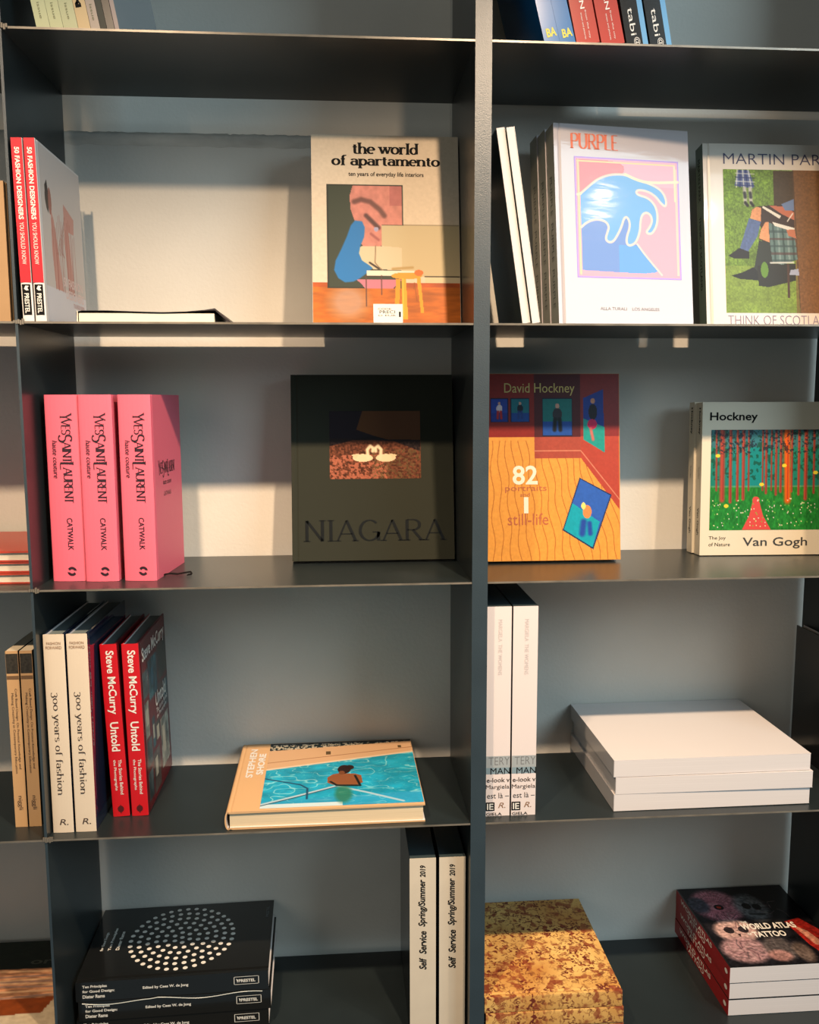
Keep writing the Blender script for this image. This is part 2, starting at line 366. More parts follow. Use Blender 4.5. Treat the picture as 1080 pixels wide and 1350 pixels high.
# ---- second row, left bay: two red spined books
m_red = P('red', (214, 28, 40), .3); m_cov = P('offwhite_cover', (232, 222, 216), .3); m_wh = P('white_cover', (238, 234, 228), .35)
def fashion_book(x, label):
    t, d, h = .0155, .214, .253
    b = book(label, 'red spined fashion books', t, d, h, ('stand', x, .002, z1+E_, .3, .8), m_wh, m_cov, m_cov, hard=True, round_=.0015, pages=m_pagew)
    lo = h*.215
    patch(b, 'spine', rect(.0003, lo, t-.0003, h), m_red, .0003, 'red_spine_band')
    patch(b, 'spine', rect(.002, h*.035, t-.002, h*.205), m_black, .0004, 'logo_box')
    vtext(b, 'PRESTEL', t/2, h*.045, h*.155, t*.42, m_white, bold=.02, lift=.0007)
    shapes(b, 'spine', [[(t*.3, h*.18), (t*.5, h*.17), (t*.72, h*.172), (t*.6, h*.185), (t*.75, h*.195), (t*.45, h*.198)]], m_white, .0007, 'logo')
    vtext(b, '50 FASHION DESIGNERS', t*.5, h*.56, h*.95, t*.44, m_white, bold=.03, lift=.0006)
    vtext(b, 'YOU SHOULD KNOW', t*.5, h*.315, h*.545, t*.38, m_white, lift=.0006)
    return b
b1 = fashion_book(.0065, 'red spined fashion book touching the left upright, above the thin shelf')
b2 = fashion_book(.0240, 'red spined fashion book whose pale front cover with sketched dresses faces right')
p = Paint(0, 0, 100, 103, 190, (226, 216, 210))
p.rect(0, 82, 100, 103, (236, 230, 232))
p.rect(0, 0, 100, 82, (222, 208, 198), .5)
p.poly([(9, 22), (14, 18), (17, 26), (15, 38), (11, 36), (8, 30)], (60, 50, 52))
p.ell(19, 30, 4, 8, (170, 95, 80), .8)
for pts in ([(20, 34), (26, 40), (34, 62), (40, 82), (22, 82), (18, 60)], [(52, 26), (78, 32), (76, 42), (62, 42), (70, 82), (55, 82), (50, 50)]):
    p.poly(pts, (214, 120, 104), .55)
for k in range(16):
    a = 22+k*3.6; p.line([(a, 40+5*math.sin(k)), (a+4*math.sin(k*1.7), 82)], .45, (176, 76, 66), .55)
for k in range(7): p.line([(30+3*k, 60), (54-2*k, 34+4*k)], .4, (150, 70, 60), .5)
p.sheet(b2, 'front', .012, .002, .212, .250, art_mat('art_satin', .4))
text(b2, '50 FASHION', 'front', .145, .068, .10, .014, P('pale_pink', (246, 214, 206)), bold=.03)
text(b2, 'DESIGNERS', 'front', .152, .050, .095, .014, P('pale_pink', (246, 214, 206)), bold=.03)
text(b2, 'YOU SHOULD KNOW', 'front', .17, .036, .06, .007, P('rose', (214, 140, 130)))

# ---- soft covered book lying flat with a lifted cover
def lying_soft():
    root = bpy.data.objects.new('book', None); COL.objects.link(root); root.location = (.18, .10, z1)
    tag(root, 'thin soft cover book lying flat with a curling black edged cover, below the bare wall', 'book')
    cx, cy, cz = root.location
    prof = [(.0790, .0006), (.0782, .0150), (.085, .0166), (.12, .0168), (.17, .0153), (.20, .0146), (.235, .0158), (.262, .0176), (.277, .0182), (.2965, .0010)]
    V, Fc = [], []
    th = [.0006]*7+[.0012, .0030, .0022]
    for i, (a, b) in enumerate(prof):
        t_ = th[i]
        for y in (.018, .215): V += [(a-cx, y-cy, b+E_), (a-cx+(.003 if i == 9 else (-.0012 if i < 2 else 0)), y-cy, b+E_+(t_ if 1 < i < 9 else 0)+(.001 if i == 9 else 0))]
        if i:
            k = 4*i; j = k-4
            Fc += [(j, k, k+1, j+1), (j+2, j+3, k+3, k+2), (j+1, k+1, k+3, j+3), (j, j+2, k+2, k)]
    n = len(V); Fc += [(0, 1, 3, 2), (n-4, n-2, n-1, n-3)]
    mesh('cover', V, Fc, P('dark_brown_cover', (40, 30, 32), .4), root)
    box('page_block', (.0800-cx, .2755-cx, .0205-cy, .213-cy, E_, .0140), mat('cream_paper', (244, 232, 208), .8), root)
    v = [(.0795-cx, .0178-cy, .0006), (.0795-cx, .0178-cy, .0160), (.283-cx, .0178-cy, .0190), (.283-cx, .0178-cy, .0200), (.0783-cx, .0178-cy, .0178), (.0778-cx, .0178-cy, .0006)]
    mesh('cover_edge', [(x, y-.0004, z) for x, y, z in (v[0], v[1], v[4], v[5])], [(0, 1, 2, 3)], mat('cream_paper', (0, 0, 0)), root)
    return root
lying_soft()

# ---- cover facing book with the framed collage
t, d, h = .028, .241, .3155
ap = book('beige book facing out with a picture of a blue shape and a yellow stool', None, t, d, h, ('cover', .4175, .128, z1+E_, 0, 9.6), P('beige_cover', (226, 208, 186), .45), P('beige_cover', (0, 0, 0)), P('beige_cover', (0, 0, 0)))
p = Paint(414, 182, 606, 433, 230, (226, 208, 184))
p.noise(60, 80, .03, 2)
p.rect(414, 376, 606, 433, (206, 122, 44)); p.rect(414, 376, 606, 382, (186, 92, 36)); p.rect(414, 382, 606, 433, (190, 104, 30), .5)
p.noise(9, 60, .18, 4, (p.Y > 376).astype(float))
p.ell(460, 402, 24, 22, (190, 170, 170), .6, .8)
p.rect(560, 366, 606, 376, (224, 206, 170)); p.rect(504, 300, 606, 368, (206, 188, 150)); p.line([(504, 300), (606, 300)], .5, (150, 135, 105)); p.line([(560, 368), (606, 368)], .8, (70, 60, 50))
p.rect(433, 247, 533, 384, (46, 52, 44)); p.rect(435, 249, 531, 382, (62, 72, 58))
fc = [(467, 249), (531, 249), (531, 300), (504, 300), (504, 328), (480, 329), (472, 318), (470, 298), (464, 280), (463, 262)]
m = p.poly(fc, (212, 142, 128)); p.rect(504, 301, 534, 330, (206, 188, 150)); p.noise(30, 40, .10, 7, m.astype(float))
p.put(m & (p.X > 515) & (p.Y < 275), (170, 90, 96), .45)
p.line([(469, 270), (478, 267), (490, 270), (502, 280), (508, 288)], 3.2, (96, 62, 58), .75)
p.line([(484, 288), (492, 296), (500, 304)], 2.8, (72, 48, 50), .8); p.ell(497, 306, 3.2, 3, (176, 170, 196))
p.line([(490, 312), (500, 320)], 1.6, (160, 90, 88), .7)
p.rect(529, 301, 536, 366, (206, 188, 150)); p.ell(480, 341, 8.5, 11, (226, 206, 176)); p.poly([(474, 329), (506, 328), (530, 330), (530, 360), (486, 358), (474, 350)], (220, 200, 168))
p.line([(496, 328), (495, 350), (500, 356), (510, 364)], .7, (150, 128, 100)); p.line([(488, 350), (500, 358)], 1.2, (60, 50, 44))
p.poly([(470, 372), (530, 372), (518, 384), (482, 384), (476, 377)], (206, 130, 146))
bl = [(470, 296), (478, 297), (481, 304), (480, 316), (475, 328), (473, 338), (477, 348), (486, 354), (490, 357), (482, 364), (474, 370), (466, 374), (456, 375), (448, 370), (443, 360), (445, 348), (452, 334), (460, 316), (465, 302)]
p.poly(bl, (32, 128, 190)); p.line(bl, 1.2, (32, 128, 190), close=True)
p.rect(484, 360, 548, 367, (236, 226, 206)); p.line([(518, 358), (544, 356)], 1.6, (186, 158, 104)); p.line([(483, 368), (504, 368)], .8, (60, 46, 44))
p.line([(483, 367), (483, 407)], .7, (96, 66, 60)); p.line([(503, 367), (503, 392)], .7, (96, 66, 60))
p.ell(536, 367, 20, 4.5, (236, 164, 52)); p.ell(552, 363, 6, 4, (218, 120, 44))
p.poly([(522, 371), (528, 371), (526, 404), (520, 404)], (236, 160, 44)); p.poly([(529, 371), (535, 371), (537, 424), (530, 424)], (242, 172, 50)); p.poly([(549, 369), (554, 369), (558, 416), (554, 416)], (240, 168, 48))
p.line([(531, 371), (531, 420)], .5, (250, 200, 90)); p.line([(545, 384), (546, 376), (549, 400)], .6, (150, 84, 26), .6)
p.sheet(ap, 'front', .0005, .0005, d-.0005, h-.0005, art_mat('art_matt', .5))
sx, sy = d/192., h/251.
px = lambda a, b: ((a-414)*sx, h-(b-182)*sy)
def aptext(s, x0, x1, y0, y1, **k):
    (a, c), (b, e) = px(x0, y0), px(x1, y1); return text(ap, s, 'front', (a+b)/2, (c+e)/2, b-a, c-e, m_black, **k)
SB = dict(thick=.20, thin=.10, ser=.05, track=.035)
aptext('the world', 468, 554, 192, 207, serif=SB, lift=.0006); aptext('of apartamento', 440, 582, 208.5, 226, serif=SB, lift=.0006)
aptext('ten years of everyday life interiors', 462, 560, 230.5, 238, bold=.015, lift=.0006)
a, c = px(492, 431), px(530, 404)
patch(ap, 'front', rect(a[0], a[1], c[0], c[1]), m_wh, .0008, 'price_sticker')
for q, (x0, x1, yy, hh) in enumerate([(498, 515, 410.5, 2.5), (500, 520, 414.5, 4), (498, 521, 419, 2)]): aptext('CODE PRECIO EUR'[5*q:5*q+5].strip() or 'EUR', x0, x1, yy-hh/2, yy+hh/2, lift=.001)
shapes(ap, 'front', [rect(px(525, 0)[0], px(0, 421)[1], px(527.5, 0)[0], px(0, 414)[1])], m_black, .001, 'sticker_bar')

for k, s_ in enumerate(('copy standing right behind the beige book with the yellow stool', 'second copy behind the beige book with the yellow stool', 'rearmost copy behind the beige book with the yellow stool')):
    copybook(ap, s_, TR(-.0003*(k+1), .0286*(k+1), 0), 'copies behind the beige book with the stool')
# ---- third row, left bay: three thick pink books
m_pink = mat('pink_cloth_board', (246, 112, 134), .5, .4, bump=.15, bscale=1500)
m_wine = P('dark_plum', (44, 16, 30))
t, d, h = .0505, .160, .289
def pink_book(x, y, yaw, lean, label):
    return book(label, 'three thick pink books', t, d, h, ('stand', x, y, z2+E_, yaw, lean), m_pink, m_pink, m_pink, pages=m_pagew, round_=.003)
pk = pink_book(.0095, .062, -2, 0, 'thick pink book leftmost of three, nearest the left upright')
YS = dict(thick=.12, thin=.05, ser=.06, track=-.10)
YT = dict(thick=.15, thin=.06, ser=.05, track=-.05)
def ysl(bk, side, cx, cy, w_, h_, rot):
    # interlaced capitals: taller initials, the T bar running over the L
    t0 = [('Y', 0, 1.35), ('VES', .06, 1.), ('S', .235, 1.55), ('AINT', .31, 1.), ('L', .535, 1.5), ('AURENT', .595, 1.)]
    r = math.radians(rot); ww = {'Y': .085, 'VES': .18, 'S': .09, 'AINT': .24, 'L': .09, 'AURENT': .405}
    for s, x, k in t0:
        xc = (x+ww[s]/2-.5)*w_; yc = (h_*(k-1)/2*(-.4 if s in 'S' else (.5 if s == 'Y' else -.3)) if k > 1 else 0)
        text(bk, s, side, cx+xc*math.cos(r)-yc*math.sin(r), cy+xc*math.sin(r)+yc*math.cos(r), ww[s]*w_, h_*k, m_wine, rot=rot, serif=YT, lift=.0005)
ysl(pk, 'spine', t*.62, h*(1-.335), h*.48, t*.27, -90)
vtext(pk, 'haute couture', t*.27, h*.56, h*.76, t*.15, m_wine, shear=.25)
vtext(pk, 'CATWALK', t*.60, h*.17, h*.345, t*.17, m_wine, bold=.012)
yy, xx = h*.055, t*.60
shapes(pk, 'spine', [[(xx+r_*math.cos(a), yy+r_*math.sin(a)) for a, r_ in [(math.radians(k), .0072) for k in range(s0, s0+150, 15)]+[(math.radians(k), .0035) for k in range(s0+150, s0, -15)]] for s0 in (10, 190)], m_wine, .0005, 'publisher_mark')
pk2 = copybook(pk, 'thick pink book in the middle of the three', TR(.0518, -.006, 0))
pk3 = copybook(pk, 'thick pink book rightmost of three, its front cover and black ribbon showing', about((.0095, .062, z2), RZ(-3.5)))
pk3['root'].matrix_basis = TR(.1105, -.005, 0) @ pk3['root'].matrix_basis
ysl(pk3, 'front', .075, h*.60, .09, .018, 0)
text(pk3, 'haute couture', 'front', .075, h*.52, .045, .008, m_wine, shear=.2); text(pk3, 'CATWALK', 'front', .075, h*.455, .04, .007, m_wine)
# bookmark ribbon of the right pink book
V, Fc = [], []
pts = [(.040, .060, .0006), (.049, .040, .001), (.060, .042, .0025), (.070, .046, .001), (.080, .044, .003), (.090, .052, .0035), (.094, .046, .001), (.088, .040, .0008)]
for i, (a, b, c) in enumerate(pts):
    V += [(a, b-.003, c), (a, b+.003, c+.0008), (a, b-.003, c+.0012), (a, b+.003, c+.002)]
    if i: k = 4*i; j = k-4; Fc += [(j, k, k+1, j+1), (j+2, j+3, k+3, k+2), (j, j+2, k+2, k), (j+1, k+1, k+3, j+3)]
mesh('ribbon_marker', V, Fc, m_black, pk3['root'])

# ---- cover facing black cloth book with a swan photograph
t, d, h = .030, .281, .3225
m_cloth = mat('black_green_cloth', (46, 48, 38), .8, .2, bump=.4, bscale=2200)
ng = book('large black book facing out with a small photograph of two swans', None, t, d, h, ('cover', .3745, .176, z2+E_, 0, 8.8), m_cloth, m_cloth, m_cloth)
ex, ey = d/213., h/249.
p = Paint(435, 545, 554, 636, 170, (44, 36, 38))
p.poly([(435, 545), (554, 545), (554, 590), (520, 582), (500, 578), (470, 582), (435, 584)], (50, 40, 46))
p.poly([(478, 545), (554, 545), (554, 592), (520, 586), (492, 578), (470, 570)], (128, 84, 44), .8)
p.rect(435, 584, 554, 636, (112, 70, 52)); p.poly([(435, 592), (470, 583), (520, 586), (554, 600), (554, 584), (435, 582)], (56, 44, 42))
m = p.Y > 586; p.noise(60, 46, .5, 3, m.astype(float))
m = (vnoise(p.u, p.v, 46, 36, 8) > .52) & (p.Y > 604) & (p.X < 510); p.put(m, (208, 130, 104), .7)
m = (vnoise(p.u, p.v, 60, 46, 9) > .55) & (p.Y > 596) & (p.X > 490); p.put(m, (120, 104, 70), .6)
for sgn in (1, -1):
    cx = 493
    p.ell(cx-sgn*15, 608, 13, 5.2, (238, 214, 178)); p.line([(cx-sgn*8, 608), (cx-sgn*9, 597), (cx-sgn*5, 592), (cx-sgn*1.5, 595), (cx-sgn*2, 599)], 2.1, (240, 218, 184)); p.poly([(cx-sgn*24, 610), (cx-sgn*30, 604), (cx-sgn*20, 602)], (232, 206, 168))
p.sheet(ng, 'front', (435-385)*ex, h-(636-496)*ey, (555-385)*ex, h-(545-496)*ey, art_mat('art_gloss', .25))
text(ng, 'NIAGARA', 'front', (494-385)*ex, h-(705-496)*ey, 188*ex, 29*ey, mat('black_foil', (12, 13, 10), .3), serif=dict(thick=.13, thin=.045, ser=.07, track=.12), lift=.0005)

copybook(ng, 'copy of the black swan book standing right behind it', TR(.001, .0306, 0))
# ---- fourth row, left bay: two cream spined tall books, two red spined books
m_cream = P('cream_spine', (234, 216, 192), .35); m_navy = mat('navy_gloss', (30, 42, 66), .06, .7, coat=.6)
t, d, h = .0315, .232, .3190
cb = book('tall cream spined fashion book against the left upright, fourth row', 'tall cream spined fashion books', t, d, h, ('stand', .0025, .021, z3+E_, -.5, 0), m_cream, m_navy, m_navy, round_=.001, pages=mat('shaded_page_edges', (104, 114, 114), .8))  # page edges darkened: shelf shade put into the paper colour
m_tan = P('tan_ink', (150, 110, 80)); m_brown = P('brown_ink', (70, 52, 44))
text(cb, 'FASHION', 'spine', t/2, h*.957, t*.66, .0045, m_tan); text(cb, 'FORWARD', 'spine', t/2, h*.936, t*.74, .0048, m_tan)
vtext(cb, '300 years of fashion', t*.45, h*.195, h*.715, t*.42, m_brown, serif=dict(thick=.12, thin=.025, ser=.05, track=.05), lift=.0006)
text(cb, 'R.', 'spine', t*.55, h*.055, t*.42, h*.030, m_brown, shear=.2)
cb2 = copybook(cb, 'tall cream spined fashion book with a glossy dark blue cover, beside the red spines', TR(.0345, .0005, 0))
t, d, h = .0265, .205, .288
m_redc = P('deep_red', (206, 24, 34), .3)
mc = book('red spined photography book leaning to the left, between the cream and the other red spine', 'red spined photography books', t, d, h, ('stand', .0826, .069, z3+E_, 0, 1.9), m_redc, P('dark_red_cover', (120, 26, 34), .3), m_redc, hard=True, round_=.001, pages=mat('shaded_page_edges', (120, 128, 126), .8))  # page edges carry the same painted shelf shade
vtext(mc, 'Steve McCurry', t*.5, h*.60, h*.965, t*.62, m_white, bold=.02)
vtext(mc, 'Untold', t*.5, h*.385, h*.555, t*.5, m_white, bold=.02)
vtext(mc, 'The Stories Behind', t*.66, h*.13, h*.335, t*.2, m_white, bold=.01); vtext(mc, 'the Photographs', t*.33, h*.155, h*.335, t*.2, m_white, bold=.01)
shapes(mc, 'spine', [[(t*.5+.005*math.cos(a), h*.045+.0055*math.sin(a)) for a in [k*math.pi/12 for k in range(-9, 22)]]+[(t*.5+.0038*math.cos(a), h*.045+.0042*math.sin(a)) for a in [k*math.pi/12 for k in range(21, -10, -1)]], rect(t*.5-.0006, h*.018, t*.5+.0006, h*.07)], P('dark_red_ink', (80, 10, 14)), .0005, 'publisher_mark')
mc2 = copybook(mc, 'red spined photography book whose collage front cover faces right', about((.0826, .069, z3), RY(.8)))
mc2['root'].matrix_basis = TR(.0300, 0, 0) @ mc2['root'].matrix_basis
p = Paint(0, 0, 100, 140, 170, (116, 30, 36)); r = np.random.default_rng(11)
for k, (x, y, w_, h_) in enumerate([(2, 26, 20, 22), (24, 22, 34, 34), (62, 20, 36, 30), (4, 52, 14, 30), (60, 52, 16, 8), (6, 84, 18, 22), (28, 72, 10, 26), (40, 80, 18, 16), (60, 84, 34, 44), (26, 102, 26, 34), (4, 110, 18, 24), (78, 54, 20, 26)]):
    c = [(86, 96, 98), (60, 96, 104), (70, 70, 64), (150, 150, 138), (96, 84, 78)][k % 5]; p.rect(x, y, x+w_, y+h_, c); p.noise(12, 16, .5, k+20, p.rmask(x, y, x+w_, y+h_).astype(float))
for x, y, w_, h_ in ((8, 58, 8, 14), (30, 78, 5, 12), (44, 84, 10, 12), (32, 108, 10, 16), (66, 92, 12, 24)): p.rect(x, y, x+w_, y+h_, (196, 190, 172))
p.ell(38, 38, 6, 8, (60, 120, 140), .8)
p.sheet(mc2, 'front', .010, .001, .204, h-.001, art_mat('art_gloss', .25))
text(mc2, 'Steve McCurry', 'front', .105, h*.90, .175, .030, m_white, bold=.02, lift=.0007); text(mc2, 'Untold', 'front', .140, h*.56, .085, .026, m_white, bold=.02, lift=.0007)
text(mc2, 'The Stories Behind', 'front', .145, h*.49, .09, .009, m_white, lift=.0007); text(mc2, 'the Photographs', 'front', .140, h*.45, .08, .009, m_white, lift=.0007)

# ---- lying landscape book with a swimming pool picture
t, d, h = .030, .318, .276
m_kraft = mat('tan_cloth', (222, 178, 130), .6, .3, bump=.3, bscale=2000)
sh = book('landscape book lying flat with a turquoise swimming pool on its cover', None, t, d, h, ('flat_left', .270, .008, z3+E_, .6, 0), m_kraft, m_kraft, m_kraft, pages=mat('warm_page_edges', (240, 218, 182), .8, .1, var=.25, vscale=1, stretch=(2200, 4, 4)), round_=.005)
p = Paint(0, 0, 300, 276, 330, (222, 186, 150))
p.rect(0, 0, 300, 34, (36, 60, 70)); m = (vnoise(p.u, p.v, 60, 40, 31) > .5) & (p.Y < 36); p.put(m, (200, 190, 170)); p.rect(0, 0, 300, 7, (26, 50, 66))
m = (vnoise(p.u, p.v, 90, 70, 32) > .58) & (p.Y < 38); p.put(m, (30, 44, 40)); p.poly([(0, 36), (300, 8), (300, 60), (0, 120)], (222, 184, 146))
p.line([(0, 92), (300, 38)], 1.2, (170, 128, 96)); p.rect(118, 46, 128, 62, (110, 90, 60)); p.rect(270, 28, 278, 40, (110, 90, 60))
pool = [(0, 124), (120, 98), (300, 62), (300, 276), (0, 276)]
m = p.poly(pool, (40, 168, 200)); p.line([(0, 122), (300, 60)], 3, (236, 216, 190))
n1 = vnoise(p.u, p.v, 8, 17, 40, 2); n2 = vnoise(p.u, p.v, 14, 28, 41, 2)
p.put(np.clip(1-np.abs(n1-.5)/.035, 0, 1)*m, (190, 236, 236), .75); p.put(np.clip(1-np.abs(n2-.5)/.03, 0, 1)*m, (120, 214, 224), .5); p.noise(12, 16, .16, 42, m.astype(float))
p.put(m & (p.Y > 250-.06*p.X), (70, 170, 215), .5); p.put(m & (p.Y > 262) & (p.X < 150), (226, 236, 240), .9)
p.line([(0, 262), (70, 232), (140, 200)], 3.2, (190, 214, 226)); p.line([(0, 266), (70, 236), (140, 203)], 1.4, (60, 90, 110)); p.line([(140, 200), (200, 232), (262, 268)], 3, (180, 210, 224)); p.line([(0, 160), (70, 190), (84, 206), (84, 246)], 2, (40, 90, 120))
p.ell(152, 232, 16, 34, (60, 130, 100), .8, .5)
p.poly([(122, 164), (132, 152), (146, 148), (160, 150), (176, 152), (188, 160), (190, 190), (178, 200), (134, 196), (122, 186)], (152, 96, 60)); p.line([(176, 160), (184, 198)], 2.2, (24, 26, 28)); p.line([(128, 182), (140, 198)], 2.2, (24, 26, 28)); p.line([(140, 198), (184, 202)], 3, (24, 40, 36))
p.ell(155, 132, 13, 19, (52, 26, 18)); p.ell(150, 146, 6, 8, (130, 80, 50)); p.ell(166, 124, 9, 10, (48, 24, 16))
p.sheet(sh, 'front', .0545, .006, d-.0005, h-.002, art_mat('art_gloss', .25))
text(sh, 'STEPHEN', 'front', .0265, h*.68, .125, .0125, m_wh, rot=90, bold=.03, lift=.0005)
text(sh, 'SHORE', 'front', .0435, h*.66, .092, .0125, m_wh, rot=90, bold=.04, lift=.0005)

# ---- fifth row, left bay: black lying books with a dotted circle, two magazines
t, d, h = .0343, .215, .318
m_blk = mat('black_gloss_board', (24, 25, 25), .16, .5, coat=.4)
rm = book('black book with a circle of white dots on its cover, topmost of the stack', 'stack of black design books', t, d, h, ('flat_front', .0080, .068, z4+2*(t+.0004)+E_, 1.6, 0), m_blk, m_blk, m_blk, pages=m_page)
dots = []; R0 = .090
for ring, n in enumerate([1, 6, 12, 18, 24, 30, 36]):
    rr = R0*ring/6
    for k in range(n):
        a = 2*math.pi*k/n+.12*ring; cx, cy = .110+rr*math.cos(a), h*.5+rr*math.sin(a); q = .0042
        dots.append([(cx+q*math.cos(b), cy+q*math.sin(b)) for b in [i*math.pi/5 for i in range(10)]])
shapes(rm, 'front', dots, m_white, .0004, 'dot_pattern')
# three small labels, read from the fore edge side
for k in range(3):
    text(rm, ['for Good Design', 'Ten Principles', 'Dieter Rams'][k], 'front', .112-.012*0+(.006 if k == 1 else 0), h*.822+.0135*(1-k)*1.0+.02, .055+(.012 if k == 1 else 0), .0062, m_white, rot=0, bold=.03, lift=.0004)
text(rm, 'PRESTEL', 'front', .176, .010, .034, .005, P('grey_ink2', (120, 124, 124)))
for k, s in enumerate(['Ten Principles', 'for Good Design:', 'Dieter Rams']):
    L_ = (.040, .052, .036)[k]; vtext(rm, s, t*(.76-.25*k), h*.965-L_, h*.965, .0062, m_white, bold=.03)
vtext(rm, 'Edited by Cees W. de Jong', t*.52, h*.955-.170-.0, h*.955-.095, .0062, m_white, bold=.03)
vtext(rm, 'PRESTEL', t*.55, .022, .050, .0055, m_white, bold=.03)
fr = []
for a, b, c, e in ((t*.35, .016, t*.37, .058), (t*.75, .016, t*.77, .058), (t*.35, .016, t*.77, .017), (t*.35, .057, t*.77, .058)): fr.append(rect(a, b, c, e))
shapes(rm, 'spine', fr+[[(t*.45, .052), (t*.66, .054), (t*.6, .0505)]], m_white, .0004, 'logo_frame')
rm2 = copybook(rm, 'black book with creased clear wrap, second from the top of its stack', TR(.0035, -.001, -(t+.0004)))
rm3 = copybook(rm, 'black book at the bottom of the stack, cut by the lower picture edge', TR(-.001, .001, -2*(t+.0004)))
# crease of the clear wrap on the second copy
V, Fc = [], []
for i in range(25):
    s_ = h*.98-i*h*.039; a = t*.92-.0032*math.sin(i*.5)-.006*(i/24.)*(1 if i < 10 else .2)
    V += [(a, -.0008, s_), (a+.0009, -.0016, s_), (a+.0016, -.0007, s_)]
    if i: k = 3*i; j = k-3; Fc += [(j, j+1, k+1, k), (j+1, j+2, k+2, k+1)]
mesh('wrap_crease', V, Fc, mat('clear_film', (190, 196, 192), .12, .8), rm2['root'])
t, d, h = .0435, .235, .3195
ss = book('cream spined magazine with black vertical lettering, left of the pair, fifth row', 'two cream magazines with black lettering', t, d, h, ('stand', .5640, .030, z4+E_, 0, 0), mat('cream_uncoated', (226, 212, 190), .6, var=.06, vscale=30), P('black_cover', (26, 26, 28), .2), P('black_cover', (26, 26, 28), .2), hard=False, pages=mat('dark_teal_top', (52, 66, 70), .5))
vtext_up = lambda bk, s, cx, za, zb, h_, m, **k: text(bk, s, 'spine', cx, (za+zb)/2, zb-za, h_, m, rot=90, **k)
vtext_up(ss, 'Self', t*.50, h*.385, h*.452, .0125, m_black, bold=.025, shear=.25)
vtext_up(ss, 'Service', t*.50, h*.472, h*.600, .0125, m_black, bold=.025, shear=.25)
vtext_up(ss, 'Spring/Summer', t*.50, h*.625, h*.885, .0150, m_black, bold=.025, shear=.25)
vtext_up(ss, '2019', t*.50, h*.897, h*.962, .0095, m_black, bold=.025, shear=.15)
ss2 = copybook(ss, 'cream spined magazine with black vertical lettering touching the central upright', TR(.0490, 0, .002*0))

# ---- fifth row, left most bay
t, d, h = .0240, .29, .262
p1 = book('pale book with a desert photograph lying on another book at the far lower left', 'books lying in the far lower left', t, d, h, ('flat_left', -.307, .020, z4+t+.0008, 0, 0), m_wh, m_cov, m_cov)
p = Paint(0, 0, 100, 90, 120, (206, 188, 160)); p.rect(0, 0, 100, 29, (52, 62, 50)); p.rect(0, 29, 100, 60, (206, 150, 112)); p.noise(14, 40, .5, 5, p.rmask(0, 29, 100, 60).astype(float))  # dark green top band: shelf shade put into the cover's black band
for k in range(8): p.line([(0, 34+3.2*k), (50, 31+3.5*k+3*math.sin(k)), (100, 33+3*k)], .8, [(236, 200, 160), (150, 130, 128)][k % 2], .7)
p.poly([(0, 60), (92, 57), (88, 71), (0, 74)], (146, 76, 34)); p.noise(30, 40, .12, 6)
p.sheet(p1, 'front', .001, .001, d-.001, h-.001, art_mat('art_satin', .4))
text(p1, 'oroor', 'front', d*.83, h*.745, .10, .012, P('faint_green', (96, 100, 78)), bold=.02)
copybook(p1, 'pale book beneath the one with the desert photograph, far lower left', TR(.002, .003, -(t+.0004)))
# ---- third row, left most bay: thin red books lying
t = .0165
rd = book('thin red book lying on top of the small red stack at the far left', 'thin red books lying at the far left', t, .20, .215, ('flat_left', -.206, .050, z2+2*(t+.0006)+E_, 0, 0), m_red, P('red_orange', (198, 70, 48), .35), P('red_orange', (0, 0, 0)), hard=True)
patch(rd, 'front', [(.165, .05), (.198, .06), (.198, .13), (.185, .14)], P('pale_wedge', (224, 180, 140)), .0004)
copybook(rd, 'thin red book in the middle of the small red stack at the far left', TR(-.001, .001, -(t+.0006)))
copybook(rd, 'thin red book at the bottom of the small red stack at the far left', TR(.001, -.001, -2*(t+.0006)))
# ---- second row, left most bay
book('plain tan book standing at the far left edge, beyond the left upright', None, .028, .18, .205, ('stand', -.0545, .048, z1+E_, 0, 0), mat('kraft_board', (206, 168, 124), .7, var=.1, vscale=20), mat('kraft_board', (0, 0, 0)), mat('kraft_board', (0, 0, 0)))
# ---- fourth row, left most bay: two tan spined books
t, d, h = .0190, .20, .288
m_ktan = P('tan_spine', (214, 170, 120), .4)
ni = book('tan spined book with small dark lettering, leftmost on the fourth row', 'tan spined books in the far left bay', t, d, h, ('stand', -.0635, .0455, z3+E_, 0, 0), m_ktan, P('grey_cover', (70, 68, 60), .1), P('grey_cover', (0, 0, 0)), hard=False, pages=P('pale_top', (220, 206, 180), .5))
patch(ni, 'spine', rect(.0004, h*.875, t-.0004, h*.985), mat('dark_wrap', (70, 64, 54), .25, var=.5, vscale=220), .0003, 'wrap_label'); patch(ni, 'spine', rect(.0004, h*.842, t-.0004, h*.862), P('brown_line', (120, 90, 60)), .0003, 'printed_line')
vtext(ni, 'Craft Based Design: On Practical Knowledge and', t*.66, h*.335, h*.79, t*.24, m_brown); vtext(ni, 'Making Creativity in Contemporary Education', t*.36, h*.31, h*.765, t*.24, m_brown)
vtext(ni, 'niggli', t*.5, h*.10, h*.18, t*.44, m_brown)
copybook(ni, 'tan spined book with small dark lettering, next to the left upright on the fourth row', TR(.0212, .0005, 0))

